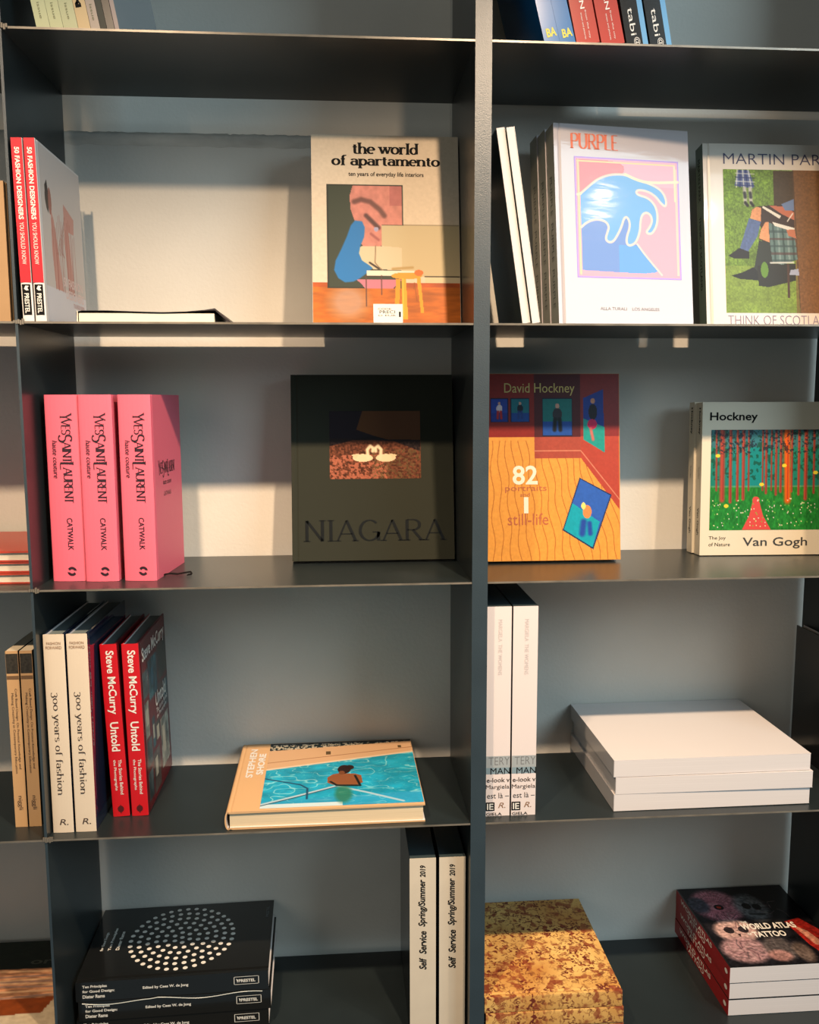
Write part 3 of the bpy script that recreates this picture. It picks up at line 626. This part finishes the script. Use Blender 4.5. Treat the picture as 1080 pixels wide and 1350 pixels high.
# ---- second row, right bay
t, d, h = .0125, .19, .285
m_dkg = mat('dark_green_cover', (58, 66, 62), .3)
lw = book('thin book with a dark cover and white page edges, left of the leaning pair', 'two thin books leaning on the central upright', t, d, h, ('fore', .7360, .012, z1+E_, 0, 8.6), m_wh, m_dkg, m_wh, pages=m_pagew, hard=False, ov=0)
text(lw, 'Z', 'front', .165, .03, .014, .022, P('grey_line', (120, 128, 118)), bold=-.01)
copybook(lw, 'thin white edged book, right of the leaning pair, bottom edge on the shelf', TR(.0140, -.004, 0))
t, d, h = .0335, .239, .3315
m_lil = mat('white_wrapped_cover', (196, 186, 188), .5, .3, coat=.9)
nt = m_lil.node_tree; m_art_wrap = art_mat('art_wrapped', .45, coat=1., bump=0)
for mm_ in (m_lil, m_art_wrap):
    nt = mm_.node_tree; b_ = nt.nodes['Principled BSDF']; tc = nt.nodes.new('ShaderNodeTexCoord'); mp = nt.nodes.new('ShaderNodeMapping'); mp.inputs['Rotation'].default_value = (.6, 0, 0); mp.inputs['Scale'].default_value = (20, 9, 42)
    n = nt.nodes.new('ShaderNodeTexNoise'); n.inputs['Scale'].default_value = 1.1; n.inputs['Detail'].default_value = 3; n.inputs['Distortion'].default_value = .8
    q = nt.nodes.new('ShaderNodeBump'); q.inputs['Strength'].default_value = .26; q.inputs['Distance'].default_value = .0012
    nt.links.new(tc.outputs['Object'], mp.inputs[0]); nt.links.new(mp.outputs[0], n.inputs['Vector']); nt.links.new(n.outputs[0], q.inputs['Height']); nt.links.new(q.outputs[0], b_.inputs['Coat Normal'])
    b_.inputs['Coat Roughness'].default_value = .10
pu = book('wrapped white book facing out with a blue wave on pink', 'wrapped wave cover books', t, d, h, ('cover', .8165, .108, z1+E_, 7.5, 7.6), P('olive_spine', (150, 146, 128), .4), m_lil, P('olive_spine', (0, 0, 0)))
def pc(q):
    q = [(a-20, b-90) for a, b in q]
    for _ in range(2): q = [q[0]]+[w_ for (a, b), (c, e) in zip(q[:-1], q[1:]) for w_ in ((a*.75+c*.25, b*.75+e*.25), (a*.25+c*.75, b*.25+e*.75))]+[q[-1]]
    return q
p = Paint(0, 0, 830, 890, 230, (236, 140, 156))
p.rect(0, 0, 830, 890, (170, 120, 200)); p.rect(12, 12, 818, 878, (240, 140, 150)); p.rect(22, 14, 806, 200, (236, 150, 160)); p.rect(795, 60, 815, 860, (246, 178, 150))
p.poly(pc([(40, 110), (400, 110), (420, 205), (300, 212), (200, 250), (120, 315), (40, 370)]), (214, 96, 84))
p.rect(20, 28, 800, 38, (240, 190, 110)); p.line([(30, 30), (30, 860)], 8, (246, 186, 120)); p.line([(795, 40), (795, 300)], 6, (246, 206, 140))
lower = [(62, 610), (110, 570), (180, 545), (255, 560), (280, 600), (265, 640), (248, 690), (270, 715), (310, 710), (350, 650), (380, 590), (400, 530), (425, 520), (445, 560), (440, 610), (420, 660), (412, 710), (430, 735), (470, 725), (500, 720), (560, 800), (620, 870), (690, 945), (62, 925)]
wave = [(62, 365), (120, 315), (200, 250), (300, 212), (420, 205), (500, 240), (600, 262), (690, 300), (730, 345), (745, 400), (735, 435), (700, 410), (660, 360), (600, 325), (520, 315), (500, 335), (520, 355), (590, 370), (640, 410), (665, 460), (670, 530), (655, 590), (620, 640), (585, 640), (575, 625), (605, 590), (625, 545), (615, 500), (580, 480), (545, 500), (530, 550), (525, 620), (500, 690), (470, 725), (430, 735), (412, 710), (420, 660), (440, 610), (445, 560), (425, 520), (400, 530), (380, 590), (350, 650), (310, 710), (270, 715), (248, 690), (265, 640), (280, 600), (255, 560), (180, 545), (110, 570), (62, 610)]
p.poly(pc(wave), (74, 146, 204)); p.poly(pc(lower), (74, 108, 186))
p.put(p.pmask(pc(lower)) & (p.X > 330) & (p.Y > 640), (30, 140, 205), .7)
p.line(pc(wave), 8, (238, 196, 170), close=False); p.line(pc([(500, 720), (560, 800), (690, 945)]), 7, (238, 190, 170)); p.line(pc([(40, 370), (62, 365)]), 8, (246, 210, 150)); p.line(pc([(420, 205), (500, 240), (600, 262), (840, 245)]), 9, (246, 214, 160))
p.sheet(pu, 'front', .034, .080, .220, .279, m_art_wrap)
text(pu, 'PURPLE', 'front', .070, .304, .084, .026, P('orange_ink', (226, 110, 70)), serif=dict(thick=.2, thin=.05, ser=.06, track=.04))
text(pu, 'ALLA TURALI    LOS ANGELES', 'front', .125, .030, .105, .005, P('grey_ink3', (130, 120, 118)))
vtext(pu, 'PURPLE  PURPLE  PURPLE', t*.5, h*.10, h*.75, t*.30, P('olive_ink', (70, 72, 60)))
pu2 = copybook(pu, 'second copy in the row of wave cover books, only its spine showing', TR(-.006, .0350, 0)); pu3 = copybook(pu, 'rearmost copy in the row of wave cover books, only its spine showing', TR(-.012, .0702, 0))
t, d, h = .030, .250, .3215
m_ppr = mat('pale_wrapped', (216, 204, 190), .35, coat=.3)
pa = book('pale book facing out with a photograph of kilted people on grass', None, t, d, h, ('cover', 1.0855, .160, z1+E_, 0, 9.0), P('green_spine', (92, 110, 96), .35), m_ppr, P('green_spine', (0, 0, 0)))
# picture in zoomed px units of a 763x1350 crop that shows 130x230 px
p = Paint(35, 120, 920, 1205, 230, (120, 150, 62)); p.noise(90, 100, .28, 51); p.noise(8, 10, .2, 52); p.put(p.Y > 850, (150, 166, 84), .45)
p.rect(440, 125, 600, 390, (84, 68, 48)); p.rect(600, 120, 920, 1205, (132, 96, 62)); p.noise(70, 90, .10, 53, (p.X > 600).astype(float)); p.line([(600, 120), (630, 1205)], 4, (96, 72, 50))
p.poly([(600, 1205), (600, 600), (632, 1205)], (130, 140, 70), .5)
p.poly([(155, 125), (245, 125), (285, 245), (270, 262), (125, 245)], (90, 104, 150)); 
for k in range(5): p.line([(150+22*k, 125), (140+30*k, 255)], 5, [(220, 220, 214), (40, 50, 110)][k % 2], .8)
for k in range(4): p.line([(135, 150+30*k), (285, 155+30*k)], 4, [(220, 220, 214), (40, 50, 110)][k % 2], .7)
for q in ((205, 330), (250, 320)): p.line([(q[0], 265), (q[0]+6, 380)], 14, (190, 188, 180)); p.line([(q[0], 300), (q[0]+4, 330)], 12, (60, 60, 66)); p.line([(q[0]+4, 372), (q[0]+22, 395)], 11, (40, 36, 34))
p.poly([(245, 480), (262, 420), (300, 400), (400, 390), (600, 385), (600, 560), (480, 640), (395, 680), (310, 650), (330, 560), (300, 515)], (70, 52, 46))
p.poly([(245, 490), (262, 425), (300, 402), (335, 410), (330, 515)], (222, 160, 116)); p.poly([(312, 640), (330, 575), (365, 520), (392, 515), (396, 672)], (224, 162, 120))
p.poly([(235, 490), (330, 515), (300, 625), (250, 700), (215, 750), (155, 720), (190, 620)], (96, 116, 160)); p.noise(60, 80, .10, 56)
p.poly([(60, 775), (150, 715), (232, 745), (232, 795), (110, 798)], (38, 38, 42)); p.poly([(310, 655), (405, 675), (420, 830), (330, 900), (240, 940), (270, 850), (290, 760)], (56, 62, 58))
p.poly([(80, 925), (170, 900), (260, 860), (300, 900), (300, 960), (150, 950)], (34, 36, 38)); p.poly([(290, 850), (420, 830), (600, 830), (600, 960), (380, 1010), (300, 1000)], (50, 50, 46)); p.ell(350, 880, 30, 60, (110, 150, 66))
kl = [(392, 520), (600, 600), (620, 800), (500, 840), (415, 825), (400, 680)]; m = p.poly(kl, (108, 134, 132))
for k in range(5): p.put(m & (np.abs(p.X-(430+38*k)-.05*(p.Y-600)) < 8), [(60, 84, 84), (150, 170, 170)][k % 2], .7)
for k in range(5): p.put(m & (np.abs(p.Y-(590+55*k)) < 9), [(64, 84, 88), (92, 60, 60)][k % 2], .6)
p.line([(400, 826), (585, 822)], 6, (214, 214, 210)); p.poly([(350, 395), (495, 470), (480, 490), (345, 410)], (232, 226, 214)); p.poly([(420, 515), (600, 560), (600, 590), (440, 545)], (232, 228, 218))
p.poly([(400, 392), (520, 398), (600, 440), (600, 500), (500, 455)], (196, 120, 92)); p.poly([(535, 575), (600, 570), (615, 640), (550, 620)], (196, 126, 96)); p.poly([(500, 380), (600, 340), (600, 430), (530, 430)], (120, 140, 176)); p.line([(545, 510), (590, 450)], 4, (240, 232, 220))
p.rect(530, 830, 552, 1090, (86, 62, 50)); p.poly([(560, 880), (625, 870), (628, 920), (550, 915)], (170, 176, 196))
p.sheet(pa, 'front', .035, .028, .230, .277, art_mat('art_satin', .4))
m_ind = P('indigo_ink', (52, 54, 92))
text(pa, 'MARTIN PARR', 'front', .1325, .2955, .193, .0185, m_ind, bold=-.008); text(pa, 'THINK OF SCOTLAND', 'front', .1325, .0155, .190, .0165, P('violet_ink', (132, 112, 138)), bold=-.012)
vtext(pa, 'MARTIN PARR', t*.45, h*.70, h*.93, t*.3, m_black); vtext(pa, 'THINK OF SCOTLAND', t*.45, h*.22, h*.62, t*.3, m_black)

# ---- third row, right bay
t, d, h = .030, .243, .3225
dh = book('orange book facing out with painted gallery room, partly behind the central upright', 'orange painted room cover books', t, d, h, ('cover', .6995, .150, z2+E_, 0, 6.6), m_redc, P('orange_board', (226, 156, 70), .4), m_blk)
p = Paint(632, 487, 820, 742, 240, (232, 164, 78))
p.rect(632, 487, 704, 573, (150, 44, 34)); p.rect(704, 487, 767, 602, (92, 34, 38)); p.rect(704, 573, 767, 602, (176, 84, 66)); p.poly([(767, 487), (820, 487), (820, 674), (767, 602)], (186, 80, 62)); p.line([(704, 592), (767, 592), (820, 660)], .7, (214, 140, 112)); p.rect(767, 487, 820, 572, (120, 36, 44), .6)
for k in range(26):
    x0 = 636+k*9.5; q = [(x0+j*(.13*k)*1.15+2.2*math.sin(j*.9+k), 578+j*9.5) for j in range(19)]
    mk = p.C.copy(); p.line(q, .42, (150, 84, 34), .75)
    wall_ = p.pmask([(767, 487), (840, 487), (840, 690), (820, 674), (767, 602), (704, 602), (704, 573), (632, 573), (632, 487)]); p.C[wall_] = mk[wall_]
def frame_(x0, y0, x1, y1, c1, c2, fig):
    p.rect(x0-1, y0-1, x1+1, y1+1, (36, 30, 60)); p.rect(x0, y0, x1, y1, c1); p.rect(x0, y0+(y1-y0)*.62, x1, y1, c2); cx = (x0+x1)/2; hh = y1-y0
    p.ell(cx, y0+hh*.2, hh*.055, hh*.07, (206, 160, 140)); p.ell(cx, y0+hh*.42, hh*.13, hh*.17, fig[0]); p.line([(cx-hh*.06, y0+hh*.56), (cx-hh*.08, y0+hh*.85)], hh*.05, fig[1]); p.line([(cx+hh*.06, y0+hh*.56), (cx+hh*.08, y0+hh*.85)], hh*.05, fig[1])
frame_(646, 521, 668, 552, (44, 76, 160), (40, 60, 140), ((220, 200, 200), (190, 40, 40))); frame_(673, 521, 697, 552, (30, 120, 130), (30, 80, 150), ((30, 34, 50), (40, 70, 130))); frame_(716, 521, 755, 571, (34, 124, 120), (36, 86, 160), ((60, 54, 60), (24, 24, 30)))
p.poly([(771, 520), (798, 508), (800, 595), (771, 577)], (36, 70, 150)); p.poly([(771, 548), (800, 560), (800, 595), (771, 577)], (40, 160, 150)); p.ell(784, 524, 3, 3.6, (206, 150, 120)); p.ell(784, 539, 6, 11, (34, 26, 36)); p.ell(783, 556, 6.5, 7, (206, 40, 96)); p.line([(781, 562), (784, 577)], 2, (206, 120, 110))
p.poly([(765, 629), (809, 653), (783, 728), (741, 701)], (40, 60, 96)); p.poly([(766, 631), (807, 654), (782, 725), (743, 700)], (60, 108, 190)); p.poly([(755, 664), (792, 690), (782, 725), (743, 700)], (32, 170, 186)); p.ell(775, 676, 6, 9, (228, 150, 90)); p.ell(770, 668, 3, 5, (240, 224, 130)); p.line([(770, 690), (768, 706)], 4, (50, 86, 170)); p.line([(778, 692), (779, 706)], 3, (50, 86, 170))
p.noise(70, 90, .05, 61)
p.sheet(dh, 'front', .0005, .0005, d-.0005, h-.0005, art_mat('art_satin', .4))
sx2, sy2 = d/188., h/255.
def dtext(s, x0, x1, y0, y1, m, **k): return text(dh, s, 'front', ((x0+x1)/2-632)*sx2, h-((y0+y1)/2-487)*sy2, (x1-x0)*sx2, (y1-y0)*sy2, m, lift=.0006, **k)
m_ylw = P('yellow_ink', (206, 180, 96)); m_cw = P('cream_ink', (250, 232, 206)); m_or = P('rust_ink', (182, 92, 44))
dtext('David Hockney', 664, 759, 500, 517, m_ylw); dtext('82', 674, 708, 612, 638, m_cw, bold=.02); dtext('portraits', 664, 720, 639, 649, m_or); dtext('and', 684, 697, 649, 654, m_or); dtext('1', 689, 695, 655, 677, m_cw, bold=.02); dtext('still-life', 667, 722, 677, 693, m_or)
copybook(dh, 'dark topped copy standing behind the orange painted room cover', TR(-.0140, .0310, .0005))
t, d, h = .026, .235, .2735
m_crm = P('cream_cover', (232, 218, 192), .4)
hv = book('cream book facing out with a red trunked forest and path, nearest the front', 'two cream forest cover books', t, d, h, ('cover', 1.1000, .190, z2+E_, -2.2, 2.4), m_crm, m_crm, m_crm, hard=False)
p = Paint(0, 0, 200, 140, 260, (40, 140, 92)); p.rect(0, 0, 200, 80, (36, 138, 120)); p.ell(70, 50, 40, 45, (30, 150, 150), .9, .6); p.rect(0, 0, 200, 24, (100, 116, 140), .5)
m = (vnoise(p.u, p.v, 40, 30, 70) > .58) & (p.Y < 70); p.put(m, (26, 86, 66), .7); p.rect(0, 80, 200, 140, (48, 140, 62)); p.noise(80, 30, .25, 71, (p.Y > 78).astype(float)); p.rect(0, 78, 200, 80, (140, 180, 110), .5)
for x, wd, yb in ((9, 1.6, 84), (19, 4.2, 97), (33, 2.6, 100), (45, 2.2, 98), (55, 2.6, 96), (64, 1.5, 84), (88, 1.4, 84), (94, 2, 88), (103, 1.3, 84), (111, 2, 90), (119, 2.2, 86), (138, 1.6, 86), (150, 2, 90), (162, 3, 96), (176, 1.8, 88), (188, 2.4, 92)):
    p.line([(x, 0), (x+.8, yb*.5), (x+1.6, yb)], wd, (186, 84, 66)); p.line([(x+wd*.5, 0), (x+wd*.5+1, yb)], .4, (120, 46, 50))
p.line([(129, 0), (131, 50), (133, 98)], 5.5, (232, 110, 34)); p.line([(131, 0), (133, 96)], 1.2, (190, 84, 40))
p.poly([(74, 98), (84, 98), (92, 120), (106, 140), (56, 140), (68, 120)], (222, 92, 88)); p.ell(79, 98, 6, 5, (222, 92, 88))
for k in range(120): p.ell(5+190*rng.random(), 96+40*rng.random(), .9, .9, [(236, 230, 180), (226, 222, 210), (120, 190, 80)][k % 3])
for x, y in ((12, 36), (28, 106), (126, 50), (88, 76), (180, 60)): p.ell(x, y, 4, 2.5, (232, 214, 70))
m = (vnoise(p.u, p.v, 60, 50, 75) > .60) & (p.Y < 34); p.put(m, (40, 44, 60), .7)
p.sheet(hv, 'front', .0165, .045, .2285, .2245, art_mat('art_satin', .4))
text(hv, 'Hockney', 'front', .0565, .2460, .086, .0190, m_black, bold=.02); text(hv, 'Van Gogh', 'front', .137, .0215, .118, .0205, P('grey_black', (60, 60, 60)), bold=.01)
text(hv, 'The Joy', 'front', .0315, .0305, .031, .0075, m_black); text(hv, 'of Nature', 'front', .0355, .0195, .039, .0065, m_black)
vtext(hv, 'Hockney', t*.5, h*.79, h*.965, t*.42, m_black, bold=.02); vtext(hv, 'Van Gogh', t*.5, h*.13, h*.31, t*.42, m_black, bold=.01); vtext(hv, 'The Joy of Nature', t*.5, h*.5, h*.58, t*.3, m_brown)
copybook(hv, 'second cream forest cover book standing behind the first, spine showing', TR(-.0035, .0275, 0))

# ---- fourth row, right bay
t, d, h = .0400, .235, .3485
m_lp = P('pale_pink_white', (240, 226, 222), .5)
mg = book('tall white spined magazine beside the central upright, left of the pair', 'two tall white spined magazines', t, d, h, ('stand', .6870, .021, z3+E_, 0, 0), m_lp, P('teal_black', (40, 52, 52), .3), P('teal_black', (0, 0, 0)), hard=False, pages=mat('dark_teal_top', (52, 66, 70), .5))
vtext(mg, 'MARGIELA  THE WOMENS', t*.55, h*.68, h*.94, t*.16, P('faint_silver', (216, 204, 200)))
patch(mg, 'spine', rect(.0003, h*.234, t-.0003, h*.292), P('grey_band', (170, 176, 178)), .0003); patch(mg, 'spine', rect(.0003, h*.206, t-.0003, h*.236), P('blue_band', (136, 158, 168)), .00035)
text(mg, 'TERY', 'spine', t*.55, h*.268, t*.86, h*.038, P('grey_outline', (120, 120, 122)), bold=-.01)
text(mg, 'MAN', 'spine', t*.60, h*.220, t*.80, h*.030, m_black, bold=.0, lift=.0006)
text(mg, 'e-look v', 'spine', t*.52, h*.176, t*.94, h*.022, m_brown, serif=None, bold=.01); text(mg, 'Margiela', 'spine', t*.50, h*.140, t*.96, h*.026, m_brown)
text(mg, 'est l\u00e0 \u2013', 'spine', t*.52, h*.100, t*.9, h*.026, P('grey_black2', (70, 66, 64)))
patch(mg, 'spine', rect(.0006, h*.026, t*.38, h*.068), m_black, .0004); text(mg, 'IE', 'spine', t*.20, h*.047, t*.26, h*.030, m_white, lift=.0007, bold=.02)
text(mg, 'R.', 'spine', t*.68, h*.052, t*.30, h*.026, m_tan, shear=.3); text(mg, 'GIELA', 'spine', t*.36, h*.010, t*.64, h*.014, m_black, bold=.01)
copybook(mg, 'tall white spined magazine with lettered foot, right of the pair', TR(.0425, -.0005, 0))
t, d, h = .0285, .335, .272
m_pw = mat('white_glossy_board', (238, 230, 228), .25, coat=.5)
ws = book('blank white book on top of the stack of three', 'stack of three blank white books', t, d, h, ('flat_left', .8990, .0205, z3+2*(t+.0009)+E_+.0002, .2, -.10), m_pw, m_pw, m_pw, pages=m_pagew, hard=False)
copybook(ws, 'blank white book in the middle of the stack of three', about((.899, .02, z3), RZ(-.5)) @ TR(.0035, -.0005, -(t+.0009)))
copybook(ws, 'blank white book at the bottom of the stack of three', TR(.0012, -.0004, -2*(t+.0009)+.0004))
book('dark glossy book standing flat against the right upright', None, .016, .215, .245, ('stand', 1.3240, .040, z3+E_, 0, 0), m_blk, m_blk, m_blk)

# ---- fifth row, right bay
t, d, h = .0282, .2325, .277
m_gold = mat('mottled_ochre', (236, 176, 84), .55, .3)
nt = m_gold.node_tree; b_ = nt.nodes['Principled BSDF']; tc = nt.nodes.new('ShaderNodeTexCoord')
def nz(sc_, det, dist=0):
    n = nt.nodes.new('ShaderNodeTexNoise'); n.inputs['Scale'].default_value = sc_; n.inputs['Detail'].default_value = det; n.inputs['Distortion'].default_value = dist; nt.links.new(tc.outputs['Object'], n.inputs['Vector']); return n
def ramp(src, a, b, ca, cb):
    r = nt.nodes.new('ShaderNodeValToRGB'); r.color_ramp.elements[0].position = a; r.color_ramp.elements[1].position = b; r.color_ramp.elements[0].color = ca; r.color_ramp.elements[1].color = cb; nt.links.new(src, r.inputs[0]); return r
base = ramp(nz(10, 4).outputs[0], .35, .65, L8((206, 142, 70)), L8((246, 200, 118)))
k1 = ramp(nz(120, 6, 1.2).outputs[0], .51, .57, (0, 0, 0, 1), (1, 1, 1, 1)); k2 = ramp(nz(14, 5, 2).outputs[0], .32, .52, (0, 0, 0, 1), (1, 1, 1, 1))
mu = nt.nodes.new('ShaderNodeMath'); mu.operation = 'MULTIPLY'; nt.links.new(k1.outputs[0], mu.inputs[0]); nt.links.new(k2.outputs[0], mu.inputs[1])
mx = nt.nodes.new('ShaderNodeMixRGB'); mx.inputs[2].default_value = L8((112, 44, 28)); nt.links.new(mu.outputs[0], mx.inputs[0]); nt.links.new(base.outputs[0], mx.inputs[1])
k3 = ramp(nz(60, 8, .6).outputs[0], .53, .60, (0, 0, 0, 1), (.8, .8, .8, 1)); mx2 = nt.nodes.new('ShaderNodeMixRGB'); mx2.inputs[2].default_value = L8((150, 70, 40)); nt.links.new(k3.outputs[0], mx2.inputs[0]); nt.links.new(mx.outputs[0], mx2.inputs[1])
nt.links.new(mx2.outputs[0], b_.inputs['Base Color'])
gd = book('mottled ochre book on top of the stack by the central upright', 'stack of mottled ochre books', t, h, d, ('flat_front', .6855, .0015, z4+2*(t+.0006)+E_, 0, 0), m_gold, m_gold, m_gold, round_=.001)
copybook(gd, 'mottled ochre book in the middle of the stack by the central upright', TR(.0024, -.0008, -(t+.0006)))
copybook(gd, 'mottled ochre book at the bottom of the stack by the central upright', TR(.0036, .0006, -2*(t+.0006)))
t, d, h = .0295, .214, .248
at = book('thick black tattoo book on top of the stack of three red spined books', 'stack of three tattoo books', t, d, h, ('flat_left', 1.1200, .040, z4+2*(t+.0007)+E_, 0, 0), P('brick_red_spine', (168, 30, 30), .4), m_blk, m_blk, pages=m_pagew, hard=False)
p = Paint(0, 0, 200, 240, 230, (34, 32, 36)); p.noise(20, 24, .5, 80)
p.ell(52, 60, 46, 52, (206, 140, 150), .9, .3)
for k in range(44): a = k*math.pi/22; p.line([(44+12*math.cos(a), 62+14*math.sin(a)), (44+44*math.cos(a), 62+50*math.sin(a))], .5, (150, 60, 80), .6)
p.ell(52, 66, 9, 9, (40, 20, 26)); p.ell(52, 66, 4, 4, (190, 60, 40)); p.ell(18, 56, 18, 26, (70, 74, 86), .9, .4)
p.ell(112, 70, 30, 44, (132, 134, 136), .9, .4); p.ell(104, 66, 8, 10, (30, 30, 32)); p.ell(122, 70, 8, 10, (36, 36, 38)); p.line([(100, 92), (126, 94)], 2, (50, 50, 52))
p.ell(52, 140, 38, 34, (214, 176, 166), .95, .25); p.ell(40, 138, 9, 10, (60, 50, 52)); p.ell(66, 138, 9, 10, (60, 50, 52)); p.poly([(50, 150), (56, 150), (53, 160)], (60, 40, 40)); p.ell(44, 196, 40, 36, (190, 150, 150), .9, .3)
for cx_, cy_e in ((44, 196), (104, 196), (60, 110), (150, 80)):
    for k in range(9): a = k*.7+cx_; p.line([(cx_+6*math.cos(a), cy_e+6*math.sin(a)), (cx_+(18+6*math.sin(3*a))*math.cos(a+.5), cy_e+24*math.sin(a+.5)), (cx_+30*math.cos(a+1.1), cy_e+30*math.sin(a+1.1))], .8, [(90, 56, 66), (200, 176, 170), (60, 60, 66)][k % 3], .55)
p.ell(104, 196, 26, 34, (110, 100, 96), .8, .4); p.ell(96, 216, 20, 16, (206, 150, 140), .7, .4); p.poly([(150, 120), (180, 110), (200, 150), (200, 220), (176, 236), (160, 190)], (190, 50, 40), .85); p.poly([(158, 130), (176, 150), (190, 200), (170, 190)], (226, 190, 160), .7)
p.ell(140, 210, 16, 28, (130, 110, 98), .8, .4); p.noise(50, 60, .35, 83)
p.sheet(at, 'front', .003, .001, d-.0005, h-.001, art_mat('art_gloss', .25))
m_wb = P('warm_white', (255, 246, 232))
text(at, 'THE', 'front', .083, .1270, .012, .007, m_wb, bold=.03, lift=.0006); text(at, 'WORLD ATLAS', 'front', .1235, .1130, .104, .0185, m_wb, bold=.03, lift=.0006); text(at, 'TATTOO', 'front', .114, .0885, .062, .0170, m_wb, bold=.03, lift=.0006); text(at, 'OF', 'front', .078, .0905, .008, .006, m_wb, bold=.03, lift=.0006)
vtext(at, 'WORLD ATLAS', t*.68, h*.30, h*.90, t*.30, m_wb, bold=.02); vtext(at, 'TATTOO', t*.28, h*.42, h*.76, t*.30, m_wb, bold=.02)
shapes(at, 'spine', [[(t*.5+.0045*math.cos(a*.5), h*.055+.006*math.sin(a*.5)) for a in range(13)]], m_wb, .0004, 'publisher_mark')
copybook(at, 'thick black tattoo book in the middle of the red spined stack', TR(.0008, .0008, -(t+.0007)))
copybook(at, 'thick black tattoo book at the bottom of the red spined stack', TR(-.0004, -.0006, -2*(t+.0007)))

# ---- first row (only the feet of the books are in the picture)
def top_book(label, group, x, t, d, h, lean, c, y=.022, yaw=0, front=None, rough=.35, ink=None, txt=None):
    m = P('%d_%d_%d_cover' % c, c, rough)
    b = book(label, group, t, d, h, ('stand', x, y, E_, yaw, lean), m, front or m, m, hard=False, pages=m_page)
    for (s, fx, za, zb, hh, mi_, bo) in (txt or []): vtext(b, s, t*fx, za, zb, hh, mi_, bold=bo)
    return b
ln = 10.5; m_oli = P('olive_ink2', (120, 124, 84))
g = 'leaning magazines on the top left shelf'
T3 = [('issue', .5, .018, .040, .0035, m_oli, 0)]
top_book('pale green magazine at the left end of the leaning row on the top left shelf', g, .0420, .0185, .21, .20, ln, (206, 208, 160), txt=T3)
top_book('pale green magazine, second in the leaning row on the top left shelf', g, .0612, .0175, .21, .20, ln, (204, 206, 156), txt=T3)
top_book('pale green magazine, third in the leaning row, left of the tan one', g, .0794, .0195, .21, .20, ln, (196, 198, 150), txt=T3)
top_book('tan magazine with dark mark in the leaning row on the top left shelf', g, .0997, .0165, .21, .20, ln, (214, 180, 124), txt=[('M', .4, .035, .055, .008, m_black, .05)])
top_book('grey mauve magazine right of the tan one on the top left shelf', g, .1170, .0125, .21, .20, ln, (170, 150, 136), txt=T3)
top_book('thin striped dark magazine in the leaning row on the top left shelf', g, .1302, .0085, .21, .20, ln, (96, 92, 80), rough=.1)
top_book('black book near the right end of the leaning row on the top left shelf', g, .1394, .0100, .22, .20, ln, (18, 17, 18))
top_book('glossy grey covered book closing the leaning row on the top left shelf', g, .1502, .0060, .235, .20, ln, (200, 176, 166), yaw=-6, front=mat('silver_grey_gloss', (168, 172, 174), .25, .6, coat=.4))
g = 'leaning books on the top right shelf'; m_y = P('bright_yellow', (224, 212, 60))
m_bl = (28, 118, 186)
bx = [('blue book at the left end of the leaning row on the top right shelf', .7660, .0225, m_bl, [], 14.5),
      ('blue book beside the first red one on the top right shelf', .7895, .0225, m_bl, [], 14.5),
      ('red book beside the blue ones on the top right shelf', .8140, .0340, (196, 74, 64), [('JAPAN', .5, .05, .10, .0085, m_wh, .01), ('essays and pictures', .42, .008, .045, .003, m_wh, 0), ('from the city', .62, .008, .048, .003, m_wh, 0)], 13),
      ('red book beside the black ones on the top right shelf', .8515, .0340, (196, 74, 64), [('JAPAN', .5, .05, .10, .0085, m_wh, .01), ('essays and pictures', .42, .008, .045, .003, m_wh, 0), ('from the city', .62, .008, .048, .003, m_wh, 0)], 13),
      ('black book with white script and blue edge, left one of the pair on top', .8890, .0320, (30, 28, 26), [('tabi', .40, .016, .055, .0085, m_wh, 0), ('@', .50, .001, .013, .009, m_wh, 0)], 11.5),
      ('black book with white script and blue edge at the right end on top', .9245, .0320, (30, 28, 26), [('tabi', .40, .016, .055, .0085, m_wh, 0), ('@', .50, .001, .013, .009, m_wh, 0)], 11.5)]
for lab, x, tt, c, tx, le in bx:
    b = top_book(lab, g, x, tt, .20, .29, le, c, y=.018, txt=tx, rough=.2)
    if 'blue book' in lab: text(b, 'BA', 'spine', tt*.58, .0165, tt*.66, .0125, m_y, bold=.03)
    if 'script' in lab: patch(b, 'spine', rect(tt*.76, 0, tt, .29), P('sky_blue', (104, 170, 220), .3), .0001, 'blue_edge')
